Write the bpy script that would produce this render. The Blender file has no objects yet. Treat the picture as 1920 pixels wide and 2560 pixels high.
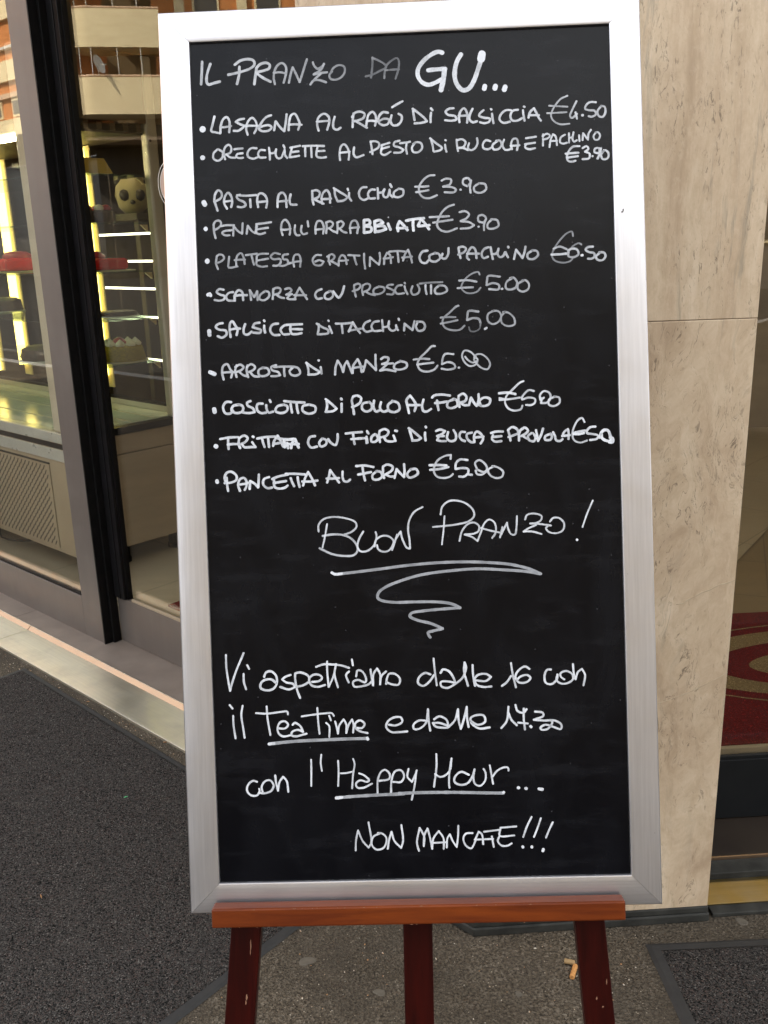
import bpy, bmesh, math, random
from mathutils import Vector, Matrix, noise as mnoise
random.seed(7)
D = bpy.data
sc = bpy.context.scene
R = math.radians

# ---------------------------------------------------------------- camera, world, sun, exposure
cam_d = D.cameras.new('camera'); cam = D.objects.new('camera', cam_d); sc.collection.objects.link(cam)
cam_d.sensor_fit = 'VERTICAL'; cam_d.sensor_height = 36.0; cam_d.lens = 36.0 * 2312 / 2560
cam_d.clip_start = 0.05; cam_d.clip_end = 2000
CM = [[0.99962703, -0.02618936, -0.00774101], [0.0, -0.28345524, 0.95898547], [-0.02730945, -0.95862779, -0.28334952]]
cam.matrix_world = Matrix([[CM[i][0], -CM[i][1], -CM[i][2], (0, 0, 1.5)[i]] for i in range(3)] + [[0, 0, 0, 1]])
sc.camera = cam

SUN_EL, SUN_AZ = R(42), R(45)            # sun stands behind the shop, to the right (azimuth from +x to +y)
world = D.worlds.new('World'); sc.world = world; world.use_nodes = True
nt = world.node_tree; nt.nodes.clear()
sky = nt.nodes.new('ShaderNodeTexSky'); sky.sky_type = 'NISHITA'; sky.sun_disc = False
sky.sun_elevation = SUN_EL; sky.sun_rotation = R(90) - SUN_AZ
sky.air_density = 1.0; sky.dust_density = 4.0; sky.ozone_density = 0.6
bg = nt.nodes.new('ShaderNodeBackground'); bg.inputs[1].default_value = 0.13
wo = nt.nodes.new('ShaderNodeOutputWorld')
tcw = nt.nodes.new('ShaderNodeTexCoord'); cl = nt.nodes.new('ShaderNodeTexNoise'); cl.inputs['Scale'].default_value = 1.6; cl.inputs['Detail'].default_value = 7
cr_ = nt.nodes.new('ShaderNodeValToRGB'); cr_.color_ramp.elements[0].position = .34; cr_.color_ramp.elements[0].color = (.35, .35, .35, 1); cr_.color_ramp.elements[1].position = .58; cr_.color_ramp.elements[1].color = (.95, .95, .95, 1)
mxw = nt.nodes.new('ShaderNodeMix'); mxw.data_type = 'RGBA'; mxw.inputs[7].default_value = (7.2, 7.25, 7.3, 1)      # bright thin cloud over a hazy sky
nt.links.new(tcw.outputs['Generated'], cl.inputs['Vector']); nt.links.new(cl.outputs[0], cr_.inputs[0]); nt.links.new(cr_.outputs[0], mxw.inputs[0])
nt.links.new(sky.outputs[0], mxw.inputs[6]); nt.links.new(mxw.outputs[2], bg.inputs[0]); nt.links.new(bg.outputs[0], wo.inputs[0])
sun_d = D.lights.new('sun', 'SUN'); sun_d.energy = 4.0; sun_d.angle = R(0.5); sun_d.color = (1.0, 0.90, 0.76)
sun = D.objects.new('sun', sun_d); sc.collection.objects.link(sun)
sdir = Vector((math.cos(SUN_EL) * math.cos(SUN_AZ), math.cos(SUN_EL) * math.sin(SUN_AZ), math.sin(SUN_EL)))
sun.rotation_euler = sdir.to_track_quat('Z', 'Y').to_euler()
sun.location = (20, 20, 30)
sc.view_settings.view_transform = 'Standard'; sc.view_settings.look = 'None'
sc.view_settings.exposure = 2.0; sc.view_settings.gamma = 1.0
sc.cycles.use_denoising = True
sc.cycles.max_bounces = 10; sc.cycles.transparent_max_bounces = 16; sc.cycles.diffuse_bounces = 5
sc.cycles.caustics_reflective = False; sc.cycles.caustics_refractive = False
sc.cycles.sample_clamp_indirect = 6.0

# ---------------------------------------------------------------- frames of reference
UP = Vector((0, 0, 1))
O = Vector((0.161, 1.716, 0))            # street corner of the stone pillar
a = R(-42.3); U = Vector((math.cos(a), math.sin(a), 0)); WV = Vector((-U.y, U.x, 0))
a = R(3.5); U2 = Vector((math.cos(a), math.sin(a), 0)); WV2 = Vector((-U2.y, U2.x, 0))
def F(s, w, z): return O - U * s + WV * w + UP * z          # left shopfront: s to the left, w into the shop
def G(x, w, z): return O + U2 * x + WV2 * w + UP * z        # right front: x to the right, w into the shop
BC = Vector((0.03125051, 1.32157545, 1.18707911))
BX = Vector((0.99981048, -0.01656505, 0.01022718)); BY = -Vector((0.00553941, -0.26155305, -0.96517320))
BZ = BX.cross(BY).normalized()
def B(x, y, z): return BC + BX * x + BY * y + BZ * z        # board: x right, y up, z to the viewer
def Wd(x, y, z): return Vector((x, y, z))
VE = Vector((0.978, 0.208, 0)).normalized(); VN = Vector((-VE.y, VE.x, 0))

# ---------------------------------------------------------------- mesh helper
class MB:
    def __init__(s): s.v = []; s.f = []; s.m = []; s.ink = None
    def vert(s, p): s.v.append(Vector(p)); return len(s.v) - 1
    def face(s, idx, m=0): s.f.append(tuple(idx)); s.m.append(m)
    def poly(s, pts, m=0): s.face([s.vert(p) for p in pts], m)
    def box(s, fr, x0, x1, y0, y1, z0, z1, m=0):
        b = len(s.v)
        for z in (z0, z1):
            for x, y in ((x0, y0), (x1, y0), (x1, y1), (x0, y1)): s.v.append(fr(x, y, z))
        for q in ((3, 2, 1, 0), (4, 5, 6, 7), (0, 1, 5, 4), (1, 2, 6, 5), (2, 3, 7, 6), (3, 0, 4, 7)):
            s.face([b + i for i in q], m)
    def prism(s, pts, z0, z1, m=0):      # pts: world xy
        n = len(pts); b = len(s.v)
        for z in (z0, z1):
            for p in pts: s.v.append(Vector((p[0], p[1], z)))
        s.face([b + i for i in reversed(range(n))], m); s.face([b + n + i for i in range(n)], m)
        for i in range(n):
            j = (i + 1) % n; s.face([b + i, b + j, b + n + j, b + n + i], m)
    def bar(s, p0, p1, w, t, side, m=0):  # square-section bar; side = width direction
        ax = (p1 - p0).normalized(); side = (side - ax * side.dot(ax)).normalized(); th = ax.cross(side)
        b = len(s.v)
        for p in (p0, p1):
            for sx, sy in ((-1, -1), (1, -1), (1, 1), (-1, 1)): s.v.append(p + side * (sx * w / 2) + th * (sy * t / 2))
        for q in ((3, 2, 1, 0), (4, 5, 6, 7), (0, 1, 5, 4), (1, 2, 6, 5), (2, 3, 7, 6), (3, 0, 4, 7)): s.face([b + i for i in q], m)
    def tube(s, pts, r, n=10, m=0, caps=True):
        rings = []
        for i, p in enumerate(pts):
            d = (pts[min(i + 1, len(pts) - 1)] - pts[max(i - 1, 0)]).normalized()
            e = d.cross(UP if abs(d.z) < .9 else Vector((1, 0, 0))).normalized(); g = d.cross(e)
            rr = r[i] if isinstance(r, (list, tuple)) else r
            rings.append([s.vert(p + (e * math.cos(t) + g * math.sin(t)) * rr) for t in (2 * math.pi * k / n for k in range(n))])
        for A, C in zip(rings, rings[1:]):
            for k in range(n): s.face([A[k], A[(k + 1) % n], C[(k + 1) % n], C[k]], m)
        if caps: s.face(rings[0][::-1], m); s.face(rings[-1], m)
    def lathe(s, c, prof, n=24, m=0, wob=0.0):
        rings = []
        for r, z in prof:
            rings.append([s.vert(c + Vector((r * (1 + wob * math.sin(5 * t + z * 90)) * math.cos(t), r * (1 + wob * math.sin(7 * t)) * math.sin(t), z)) ) for t in (2 * math.pi * k / n for k in range(n))])
        for A, C in zip(rings, rings[1:]):
            for k in range(n): s.face([A[k], A[(k + 1) % n], C[(k + 1) % n], C[k]], m)
        s.face(rings[0][::-1], m); s.face(rings[-1], m)
    def build(s, name, mats, parent=None, loc=None, bevel=0, smooth=None, flip=False):
        me = D.meshes.new(name)
        root = parent
        while root is not None and root.parent is not None: root = root.parent
        off = root.location.copy() if root is not None else Vector(loc if loc is not None else (0, 0, 0))
        me.from_pydata([tuple(p - off) for p in s.v], [], s.f)
        for mt in (mats if isinstance(mats, (list, tuple)) else [mats]): me.materials.append(mt)
        me.polygons.foreach_set('material_index', s.m)
        if s.ink is not None:
            at = me.attributes.new('ink', 'FLOAT', 'POINT'); at.data.foreach_set('value', s.ink)
        else:
            bm = bmesh.new(); bm.from_mesh(me); bmesh.ops.recalc_face_normals(bm, faces=bm.faces); bm.to_mesh(me); bm.free()
        if smooth is not None:
            me.polygons.foreach_set('use_smooth', [True] * len(me.polygons)); me.set_sharp_from_angle(angle=R(smooth))
        me.update()
        o = D.objects.new(name, me); sc.collection.objects.link(o)
        if parent is not None: o.parent = parent
        else: o.location = off
        if bevel:
            b = o.modifiers.new('bevel', 'BEVEL'); b.width = bevel; b.segments = 2; b.limit_method = 'ANGLE'; b.angle_limit = R(40)
        return o
def thing(name, label, cat, loc, group=None):
    o = D.objects.new(name, None); sc.collection.objects.link(o); o.location = loc; o.empty_display_size = .1
    return tag(o, label, cat, group)
def tag(o, label, cat, group=None):
    o['label'] = label; o['category'] = cat
    if group: o['group'] = group
    return o
def struct(o): o['kind'] = 'structure'; return o
def stuff(o): o['kind'] = 'stuff'; return o

# ---------------------------------------------------------------- materials
class NT:
    def __init__(s, name):
        s.mat = D.materials.new(name); s.mat.use_nodes = True; s.t = s.mat.node_tree; s.t.nodes.clear()
        s.out = s.n('ShaderNodeOutputMaterial'); s.tc = s.n('ShaderNodeTexCoord')
    def n(s, ty, **kw):
        x = s.t.nodes.new(ty)
        for k, v in kw.items(): setattr(x, k, v)
        return x
    def l(s, a_, b_): s.t.links.new(a_, b_)
    def map(s, scale=(1, 1, 1), rot=(0, 0, 0), loc=(0, 0, 0)):
        m = s.n('ShaderNodeMapping'); m.inputs['Scale'].default_value = scale; m.inputs['Rotation'].default_value = rot; m.inputs['Location'].default_value = loc
        s.l(s.tc.outputs['Object'], m.inputs[0]); return m.outputs[0]
    def rotmap(s, rot, scale, loc=(0, 0, 0)):        # turn first, then stretch
        return s.map2(s.map((1, 1, 1), rot), scale, loc)
    def map2(s, vec, scale, loc=(0, 0, 0)):
        m = s.n('ShaderNodeMapping'); m.inputs['Scale'].default_value = scale; m.inputs['Location'].default_value = loc
        s.l(vec, m.inputs[0]); return m.outputs[0]
    def noise(s, vec, scale, detail=4, rough=.55, dist=0):
        x = s.n('ShaderNodeTexNoise'); x.inputs['Scale'].default_value = scale; x.inputs['Detail'].default_value = detail
        x.inputs['Roughness'].default_value = rough; x.inputs['Distortion'].default_value = dist
        if vec is not None: s.l(vec, x.inputs['Vector'])
        return x.outputs[0]
    def ramp(s, fac, stops):
        x = s.n('ShaderNodeValToRGB'); e = x.color_ramp.elements
        while len(e) < len(stops): e.new(.5)
        for q, (p, c) in zip(e, stops):
            q.position = p; q.color = (*c, 1) if isinstance(c, (tuple, list)) else (c, c, c, 1)
        s.l(fac, x.inputs[0]); return x.outputs[0]
    def mix(s, fac, a_, b_, mode='MIX'):
        x = s.n('ShaderNodeMix', data_type='RGBA', blend_type=mode)
        for v, k in ((fac, 0), (a_, 6), (b_, 7)):
            if isinstance(v, (int, float)): x.inputs[k].default_value = v if k == 0 else (v, v, v, 1)
            elif isinstance(v, (tuple, list)): x.inputs[k].default_value = (*v, 1)
            else: s.l(v, x.inputs[k])
        return x.outputs[2]
    def math(s, op, a_, b_=None):
        x = s.n('ShaderNodeMath', operation=op)
        for v, k in ((a_, 0), (b_, 1)):
            if v is None: continue
            if isinstance(v, (int, float)): x.inputs[k].default_value = v
            else: s.l(v, x.inputs[k])
        return x.outputs[0]
    def bump(s, h, strength, dist=.001):
        x = s.n('ShaderNodeBump'); x.inputs['Strength'].default_value = strength; x.inputs['Distance'].default_value = dist
        s.l(h, x.inputs['Height']); return x.outputs[0]
    def bsdf(s, col, rough=.5, metal=0, normal=None, spec=.5, **kw):
        x = s.n('ShaderNodeBsdfPrincipled')
        for v, k in ((col, 'Base Color'), (rough, 'Roughness'), (metal, 'Metallic'), (spec, 'Specular IOR Level')):
            if isinstance(v, (int, float)): x.inputs[k].default_value = v
            elif isinstance(v, (tuple, list)): x.inputs[k].default_value = (*v, 1)
            else: s.l(v, x.inputs[k])
        if normal is not None: s.l(normal, x.inputs['Normal'])
        for k, v in kw.items(): x.inputs[k].default_value = v
        s.l(x.outputs[0], s.out.inputs[0]); return s.mat
def simple(name, c1, c2=None, scale=30, rough=.5, metal=0, bump=.15, bscale=200, spec=.5, stretch=(1, 1, 1), rot=(0, 0, 0), rvar=.1, bd=.0006):
    t = NT(name); v = t.rotmap(rot, stretch); c2 = c2 or tuple(x * .75 for x in c1)
    col = t.mix(t.ramp(t.noise(v, scale, 5), [(.35, 0.0), (.65, 1.0)]), c1, c2)
    n2 = t.noise(v, bscale, 4)
    rr = t.math('ADD', t.math('MULTIPLY', t.noise(v, scale * 1.7, 3), rvar * 2), max(rough - rvar, .02))
    return t.bsdf(col, rr, metal, t.bump(n2, bump, bd), spec)
def emit(name, col, st):
    t = NT(name); e = t.n('ShaderNodeEmission'); e.inputs[0].default_value = (*col, 1); e.inputs[1].default_value = st
    t.l(e.outputs[0], t.out.inputs[0]); return t.mat
def glass(name, tint=(.93, .96, .94), boost=1.7, base=.03):
    t = NT(name); fr = t.n('ShaderNodeLayerWeight'); fr.inputs[0].default_value = .5
    tr = t.n('ShaderNodeBsdfTransparent'); tr.inputs[0].default_value = (*tint, 1)
    gl = t.n('ShaderNodeBsdfGlossy'); gl.inputs['Roughness'].default_value = 0.0
    mx = t.n('ShaderNodeMixShader')
    t.l(t.math('MINIMUM', t.math('ADD', t.math('MULTIPLY', t.math('POWER', fr.outputs[1], 5.0), .9), .04 * boost + base), 1.0), mx.inputs[0])
    t.l(tr.outputs[0], mx.inputs[1]); t.l(gl.outputs[0], mx.inputs[2]); t.l(mx.outputs[0], t.out.inputs[0]); return t.mat

def m_asphalt():
    t = NT('worn_asphalt'); v = t.map()
    big = t.noise(v, 2.2, 5, .6); mid = t.noise(v, 18, 5, .65); fine = t.noise(v, 170, 3, .6)
    vo = t.n('ShaderNodeTexVoronoi'); vo.inputs['Scale'].default_value = 210; t.l(v, vo.inputs['Vector'])
    c = t.mix(t.ramp(fine, [(.36, 0.0), (.64, 1.0)]), (.014, .011, .008), (.118, .095, .067))
    c = t.mix(t.ramp(vo.outputs['Color'], [(.62, 0.0), (.9, .55)]), c, (.23, .195, .15))
    c = t.mix(t.ramp(mid, [(.4, 0.0), (.7, .45)]), c, (.095, .078, .058))
    c = t.mix(t.ramp(big, [(.40, 0.0), (.60, .65)]), c, (.040, .033, .025))
    vs = t.n('ShaderNodeTexVoronoi'); vs.inputs['Scale'].default_value = 60; t.l(v, vs.inputs['Vector'])
    c = t.mix(t.ramp(vs.outputs['Distance'], [(.06, .8), (.10, 0.0)]), c, (.34, .29, .22))
    h = t.math('ADD', fine, t.math('MULTIPLY', vo.outputs['Distance'], 1.2))
    return t.bsdf(c, .85, 0, t.bump(h, .9, .003), .12)
def m_pile(name, c1, c2, sc_=440, warm=(.10, .07, .06)):
    t = NT(name); v = t.map(); n1 = t.noise(v, sc_, 3, .7); n2 = t.noise(v, sc_ * .3, 4, .6); n3 = t.noise(v, 9, 5, .6)
    vo = t.n('ShaderNodeTexVoronoi'); vo.inputs['Scale'].default_value = sc_ * .85; t.l(v, vo.inputs['Vector'])
    sp = t.n('ShaderNodeSeparateColor'); t.l(vo.outputs['Color'], sp.inputs[0])
    c = t.mix(t.ramp(sp.outputs[0], [(.15, 0.0), (.95, 1.0)]), c1, c2)
    c = t.mix(t.ramp(sp.outputs[1], [(.80, 0.0), (.9, .7)]), c, warm)
    c = t.mix(t.ramp(sp.outputs[2], [(.93, 0.0), (.97, .8)]), c, tuple(min(.8, x * 2.6) for x in c2))
    c = t.mix(t.ramp(n3, [(.35, 0.0), (.7, .22)]), c, tuple(x * .9 for x in c2))
    return t.bsdf(c, .95, 0, t.bump(t.math('ADD', n1, t.math('MULTIPLY', vo.outputs['Distance'], -1.0)), 1.0, .005), .12)
def m_travertine(name, ang, swirl, seed):
    t = NT(name); rt = t.map((1, 1, 1), (0, 0, -ang), (0, 0, 0))
    wob = t.noise(t.map2(rt, (3, 3, 1.2), (seed, 0, seed)), 2.0, 4, .55)
    sx = 1.0 if not swirl else .75
    vv = t.n('ShaderNodeVectorMath', operation='ADD'); t.l(rt, vv.inputs[0])
    wv_ = t.n('ShaderNodeVectorMath', operation='SCALE'); t.l(wob, wv_.inputs[0]); wv_.inputs[3].default_value = .05 if not swirl else .22
    t.l(wv_.outputs[0], vv.inputs[1]); v = vv.outputs[0]
    band = t.noise(t.map2(v, (9 * sx, 2, .9 if not swirl else 3.0), (seed, 0, 0)), 1.5, 9, .68)
    c = t.ramp(band, [(.30, (.35, .255, .168)), (.43, (.49, .375, .258)), (.56, (.565, .45, .318)), (.70, (.65, .54, .405))])
    b2 = t.noise(t.map2(v, (34, 4, 7), (0, 0, seed)), 1.0, 7, .72)
    c = t.mix(t.ramp(b2, [(.50, 0.0), (.68, .42)]), c, (.40, .30, .190))
    mo = t.noise(t.map2(v, (46, 10, 30), (seed, 3, 0)), 1.0, 6, .75)
    c = t.mix(t.ramp(mo, [(.38, .35), (.50, 0.0)]), c, (.40, .30, .195)); c = t.mix(t.ramp(mo, [(.52, 0.0), (.66, .35)]), c, (.64, .53, .39))
    # grey-green mineral veins, running upright
    vm = t.noise(t.map2(v, (26, 3, 2.2), (seed * 2, 0, 3)), 1.2, 6, .7, .4); reg = t.noise(t.map2(v, (7, 2, 1.1), (seed, 5, 1)), 1.0, 3)
    vein = t.math('MULTIPLY', t.ramp(vm, [(.555, 0.0), (.68, 1.0)]), t.ramp(reg, [(.42, 0.0), (.56, .9)]))
    c = t.mix(vein, c, (.25, .225, .175))
    # pits
    pn = t.noise(t.map2(v, (170, 30, 46), (seed, 2, 0)), 1.0, 3, .7, .8); pm_ = t.noise(t.map2(v, (15, 4, 4.5), (3, 0, seed)), 1.3, 5, .65)
    pit = t.math('MULTIPLY', t.ramp(pn, [(.575, 0.0), (.645, 1.0)]), t.ramp(pm_, [(.45, 0.0), (.60, 1.0)]))
    c = t.mix(t.math('MULTIPLY', pit, .62), c, (.11, .082, .055))
    # thin dark cracks
    cr = t.noise(t.map2(v, (22, 3, 5), (seed * 3, 1, 0)), 2.0, 5, .6, .6)
    crk = t.math('MULTIPLY', t.ramp(cr, [(.488, 0.0), (.5, 1.0), (.512, 0.0)]), t.ramp(t.noise(t.map2(v, (6, 2, 2.4), (0, 9, seed)), 1.1, 3), [(.56, 0.0), (.64, .8)]))
    c = t.mix(crk, c, (.10, .075, .05))
    h = t.math('SUBTRACT', t.math('MULTIPLY', t.noise(v, 160, 3), .25), t.math('ADD', t.math('ADD', pit, crk), t.math('MULTIPLY', vein, .5)))
    return t.bsdf(c, .55, 0, t.bump(h, .35, .002), .35)
def m_alu(name, col, rough, st, rot=(0, 0, 0), ax=(4, 400, 4), metal=.92, dirt=.12, bmp=.12):
    t = NT(name); v = t.rotmap(rot, ax); br = t.noise(v, 1.0, 4, .6); sm = t.noise(t.map(), 7, 5, .6)
    c = t.mix(t.ramp(br, [(.3, 0.0), (.7, st)]), col, tuple(x * .72 for x in col))
    c = t.mix(t.ramp(sm, [(.5, 0.0), (.75, dirt)]), c, (.30, .28, .25))
    vs = t.n('ShaderNodeTexVoronoi'); vs.inputs['Scale'].default_value = 38; t.l(t.map((1, 1, .55)), vs.inputs['Vector'])
    sp = t.math('MULTIPLY', t.ramp(vs.outputs['Distance'], [(.035, 1.0), (.055, 0.0)]), t.ramp(sm, [(.52, 0.0), (.56, 1.0)]))
    c = t.mix(t.math('MULTIPLY', sp, .5), c, (.16, .15, .14))
    rr = t.math('ADD', t.math('MULTIPLY', t.noise(t.map(), 14, 4), .18), rough - .09)
    return t.bsdf(c, rr, metal, t.bump(br, bmp, .0004), .5)
def m_panel():
    t = NT('chalkboard_black'); v = t.map()
    sm = t.noise(t.map((1.6, 1, 1.0), (0, .5, 0)), 5.5, 6, .62, .8); ghost = t.noise(t.map((2, 1, 9), (0, R(3), 0)), 5, 4, .6)
    c = t.mix(t.ramp(sm, [(.42, 0.0), (.75, .55)]), (.0008, .0010, .0022), (.0065, .0072, .0098))
    c = t.mix(t.ramp(ghost, [(.52, 0.0), (.8, .55)]), c, (.0105, .0112, .0140))
    spk = t.n('ShaderNodeTexVoronoi'); spk.inputs['Scale'].default_value = 45; t.l(v, spk.inputs['Vector'])
    c = t.mix(t.ramp(spk.outputs['Distance'], [(.03, .35), (.05, 0.0)]), c, (.12, .12, .13))
    rr = t.math('ADD', t.math('MULTIPLY', sm, .14), .19)
    return t.bsdf(c, rr, 0, t.bump(t.noise(v, 900, 2), .10, .0003), .15)
def m_ink():
    t = NT('liquid_chalk'); at = t.n('ShaderNodeAttribute'); at.attribute_name = 'ink'
    st = t.noise(t.map((420, 420, 420)), 1.0, 3, .6); fac = t.math('MULTIPLY', at.outputs['Fac'], t.math('ADD', t.math('MULTIPLY', st, .8), .56))
    c = t.mix(t.math('MINIMUM', fac, 1.0), (.02, .021, .025), (.60, .62, .655))
    return t.bsdf(c, .75, 0, None, .25)
def m_wood(name, c1, c2, rough, axis, spec=.25):
    t = NT(name); v = t.map(axis); g = t.noise(v, 1.0, 6, .62, .5); g2 = t.noise(t.map(tuple(x * 4 for x in axis)), 1.0, 3)
    c = t.mix(t.ramp(g, [(.3, 0.0), (.7, 1.0)]), c1, c2); c = t.mix(t.ramp(g2, [(.6, 0.0), (.8, .35)]), c, tuple(x * .45 for x in c2))
    return t.bsdf(c, rough, 0, t.bump(g2, .1, .0004), spec)
def m_tile(name, c1, c2, grout, size, ang):
    t = NT(name); v = t.map((1, 1, 1), (0, 0, ang)); b = t.n('ShaderNodeTexBrick'); b.offset = 0.0
    b.inputs['Scale'].default_value = 1.0; b.inputs['Brick Width'].default_value = size; b.inputs['Row Height'].default_value = size
    b.inputs['Mortar Size'].default_value = .003; b.inputs['Color1'].default_value = (*c1, 1); b.inputs['Color2'].default_value = (*c2, 1); b.inputs['Mortar'].default_value = (*grout, 1)
    t.l(v, b.inputs['Vector']); n = t.noise(t.map((2, 9, 1), (0, 0, ang)), 1.4, 5, .6)
    c = t.mix(t.ramp(n, [(.4, 0.0), (.7, .4)]), b.outputs[0], tuple(x * .7 for x in c1))
    return t.bsdf(c, .28, 0, None, .5)

M = {
 'asphalt': m_asphalt(), 'mat': m_pile('charcoal_pile', (.003, .003, .003), (.078, .072, .066)),
 'rubber': simple('black_rubber', (.012, .0115, .011), (.018, .017, .016), 40, .7, 0, .3, 300),
 'stoneA': m_travertine('travertine_upright', R(3.5), False, 1.7), 'stoneB': m_travertine('travertine_swirl', R(3.5), True, 4.1),
 'stoneC': m_travertine('travertine_side', R(-42.3), False, 7.3),
 'plinth': simple('dark_slate', (.036, .036, .032), (.018, .018, .016), 25, .7, 0, .4, 90, .25),
 'filler': simple('stone_filler', (.50, .42, .30), (.40, .32, .22), 60, .7),
 'frameH': m_alu('silver_rail_across', (.60, .60, .63), .33, .5, (0, 0, 0), (3, 300, 300)),
 'frameV': m_alu('silver_rail_upright', (.60, .60, .63), .33, .5, (0, 0, 0), (300, 30, 3)),
 'panel': m_panel(), 'ink': m_ink(),
 'ledge': m_wood('orange_brown_wood', (.155, .030, .0028), (.075, .0115, .0013), .44, (6, 60, 60)),
 'mahogany': m_wood('dark_mahogany', (.030, .0022, .0013), (.013, .0011, .0008), .36, (80, 20, 5), .16),
 'door_alu': m_alu('grey_anodised', (.112, .094, .082), .48, .25, (0, 0, 0), (40, 40, 2), .30, .12),
 'gasket': simple('black_gasket', (.004, .004, .004), (.007, .006, .006), 30, .5, 0, .1, 200, .12),
 'steel': m_alu('worn_steel', (.84, .79, .64), .34, .4, (0, 0, R(42.3)), (4, 120, 120), .92, .35, .02),
 'lip': m_alu('polished_lip', (.37, .255, .165), .45, .2, (0, 0, R(42.3)), (6, 90, 90), .95, .2),
 'sill': simple('taupe_stone', (.170, .137, .112), (.135, .107, .087), 9, .5, 0, .15, 150),
 'tile': m_tile('beige_floor_tile', (.33, .285, .21), (.30, .255, .185), (.16, .135, .10), .60, R(42.3)),
 'tileG': m_tile('honey_floor_tile', (.20, .15, .085), (.18, .135, .075), (.09, .065, .04), .45, R(20)),
 'glass': glass('shop_glass', (.97, .965, .93), 1.9, .0), 'case_glass': glass('case_glass', (.95, .965, .93), .5, .0), 'shelf_glass': glass('shelf_glass', (.80, .90, .83), 1.2, .03),
 'plaster': simple('brown_plaster', (.23, .185, .125), (.18, .14, .095), 3, .8),
 'dark_wall': simple('dark_panel', (.060, .042, .020), (.030, .022, .011), 2.2, .6),
 'facade': simple('grey_render', (.30, .28, .25), (.26, .24, .21), 4, .85),
 'cream_metal': simple('cream_enamel', (.47, .43, .335), (.43, .39, .30), 6, .38, 0, .05, 90),
 'beige_panel': simple('beige_laminate', (.33, .275, .19), (.30, .245, .17), 5, .45, 0, .05, 90),
 'taupe_panel': simple('taupe_laminate', (.27, .215, .145), (.235, .185, .125), 3, .35, 0, .05, 90, stretch=(1, 1, 6)),
 'pale_metal': simple('pale_steel', (.55, .56, .52), (.49, .50, .47), 9, .3, .3, .05, 90),
 'bracket': simple('warm_nylon', (.62, .46, .22), (.55, .40, .18), 8, .4), 'chip': simple('bare_wood_chip', (.22, .11, .065), (.16, .075, .04), 90, .7), 'joint': simple('joint_mortar', (.15, .11, .07), (.10, .07, .045), 60, .9), 'bottle': simple('dark_bottle_glass', (.012, .018, .008), (.02, .008, .006), 6, .15), 'deck': simple('white_deck', (.58, .62, .56), (.52, .57, .52), 6, .18, 0, .03, 60),
 'slot': simple('dark_slot', (.012, .010, .008)), 'black': simple('black_trim', (.004, .004, .004), (.007, .006, .007), 20, .42, 0, .1, 200, .16),
 'gold_steel': m_alu('brassy_steel', (.27, .20, .08), .36, .6, (0, 0, R(-3.5)), (4, 120, 120), .92, .4, .02), 'dark_sill': simple('dark_brown_sill', (.030, .022, .016), (.022, .016, .012), 6, .5, 0, .1, 90, .25), 'black2': simple('black_rail', (.007, .008, .009), (.010, .011, .012), 12, .5, 0, .1, 200, .15),
 'tube': emit('lit_tube', (1.0, .76, .20), 2.2), 'tube2': simple('tube_reflector', (.62, .50, .24), (.56, .45, .21), 8, .5),
 'led_top': emit('lit_canopy_strip', (1.0, .86, .52), 20.0), 'led': emit('lit_strip', (1.0, .96, .70), 1.8), 'fill_glow': emit('fill_lamp_glow', (1.0, .76, .42), 6.0),
 'red_glaze': simple('red_glaze', (.72, .012, .010), (.62, .008, .008), 12, .2, 0, .1, 60),
 'film': glass('clear_film', (.97, .97, .97), 2.0, .06),
 'board': simple('gold_board', (.55, .47, .30), (.48, .40, .25), 20, .35, .4),
 'crumb': None, 'cream': simple('whipped_cream', (.74, .69, .52), (.66, .60, .44), 40, .5),
 'berry': simple('strawberry', (.42, .02, .035), (.30, .012, .02), 90, .3, 0, .4, 250),
 'choc': simple('chocolate', (.060, .024, .009), (.032, .013, .005), 60, .5, 0, .6, 160),
 'yellow': simple('yellow_card', (.66, .44, .06), (.56, .36, .04), 6, .5),
 'panda_w': simple('ivory_icing', (.32, .285, .17), (.27, .24, .14), 20, .5), 'panda_b': simple('dark_icing', (.012, .008, .005)),
 'red_rug': m_pile('red_rug_pile', (.085, .001, .001), (.15, .004, .003), 420, (.16, .004, .004)),
 'cream_rug': m_pile('cream_rug_pile', (.17, .115, .05), (.26, .19, .09), 420, (.28, .21, .10)),
 'filter': simple('cork_paper', (.50, .24, .07), (.40, .18, .05), 220, .8), 'filter2': simple('dull_cork_paper', (.30, .20, .09), (.25, .16, .07), 220, .8),
 'gum': simple('trodden_gum', (.088, .074, .054), (.07, .059, .044), 60, .8), 'cable': simple('black_cable', (.012, .012, .012)),
 'speck': simple('pale_grit', (.55, .50, .42), (.40, .34, .26), 200, .8), 'straw': simple('dry_straw', (.35, .19, .08), (.25, .12, .05), 200, .8),
 'paper': simple('white_paper', (.74, .76, .70)), 'green': simple('green_print', (.06, .35, .14)),
 'orange': simple('orange_brick', (.60, .235, .070), (.52, .19, .055), 3, .85, 0, .2, 40), 'ochre': simple('ochre_render', (.115, .10, .085), (.09, .08, .07), 1.5, .85), 'cream_r': simple('cream_render', (.80, .68, .42), (.74, .62, .38), 1.2, .85),
 'soffit': simple('brown_soffit', (.13, .09, .04), (.10, .068, .03), 2, .8), 'peach': simple('peach_coping', (.72, .50, .33)),
 'pink': simple('pink_print', (.42, .30, .25), (.38, .27, .22), 20, .5), 'rail': simple('white_rail', (.66, .64, .58)), 'win_shade': simple('window_and_shade', (.045, .042, .036), (.06, .055, .05), 2, .12),
 'road': simple('road_asphalt', (.036, .035, .034), (.048, .047, .045), 3, .95, 0, .5, 60, .05), 'kerbst': simple('granite_kerb', (.28, .27, .25), (.22, .21, .2), 60, .8),
}
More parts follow.
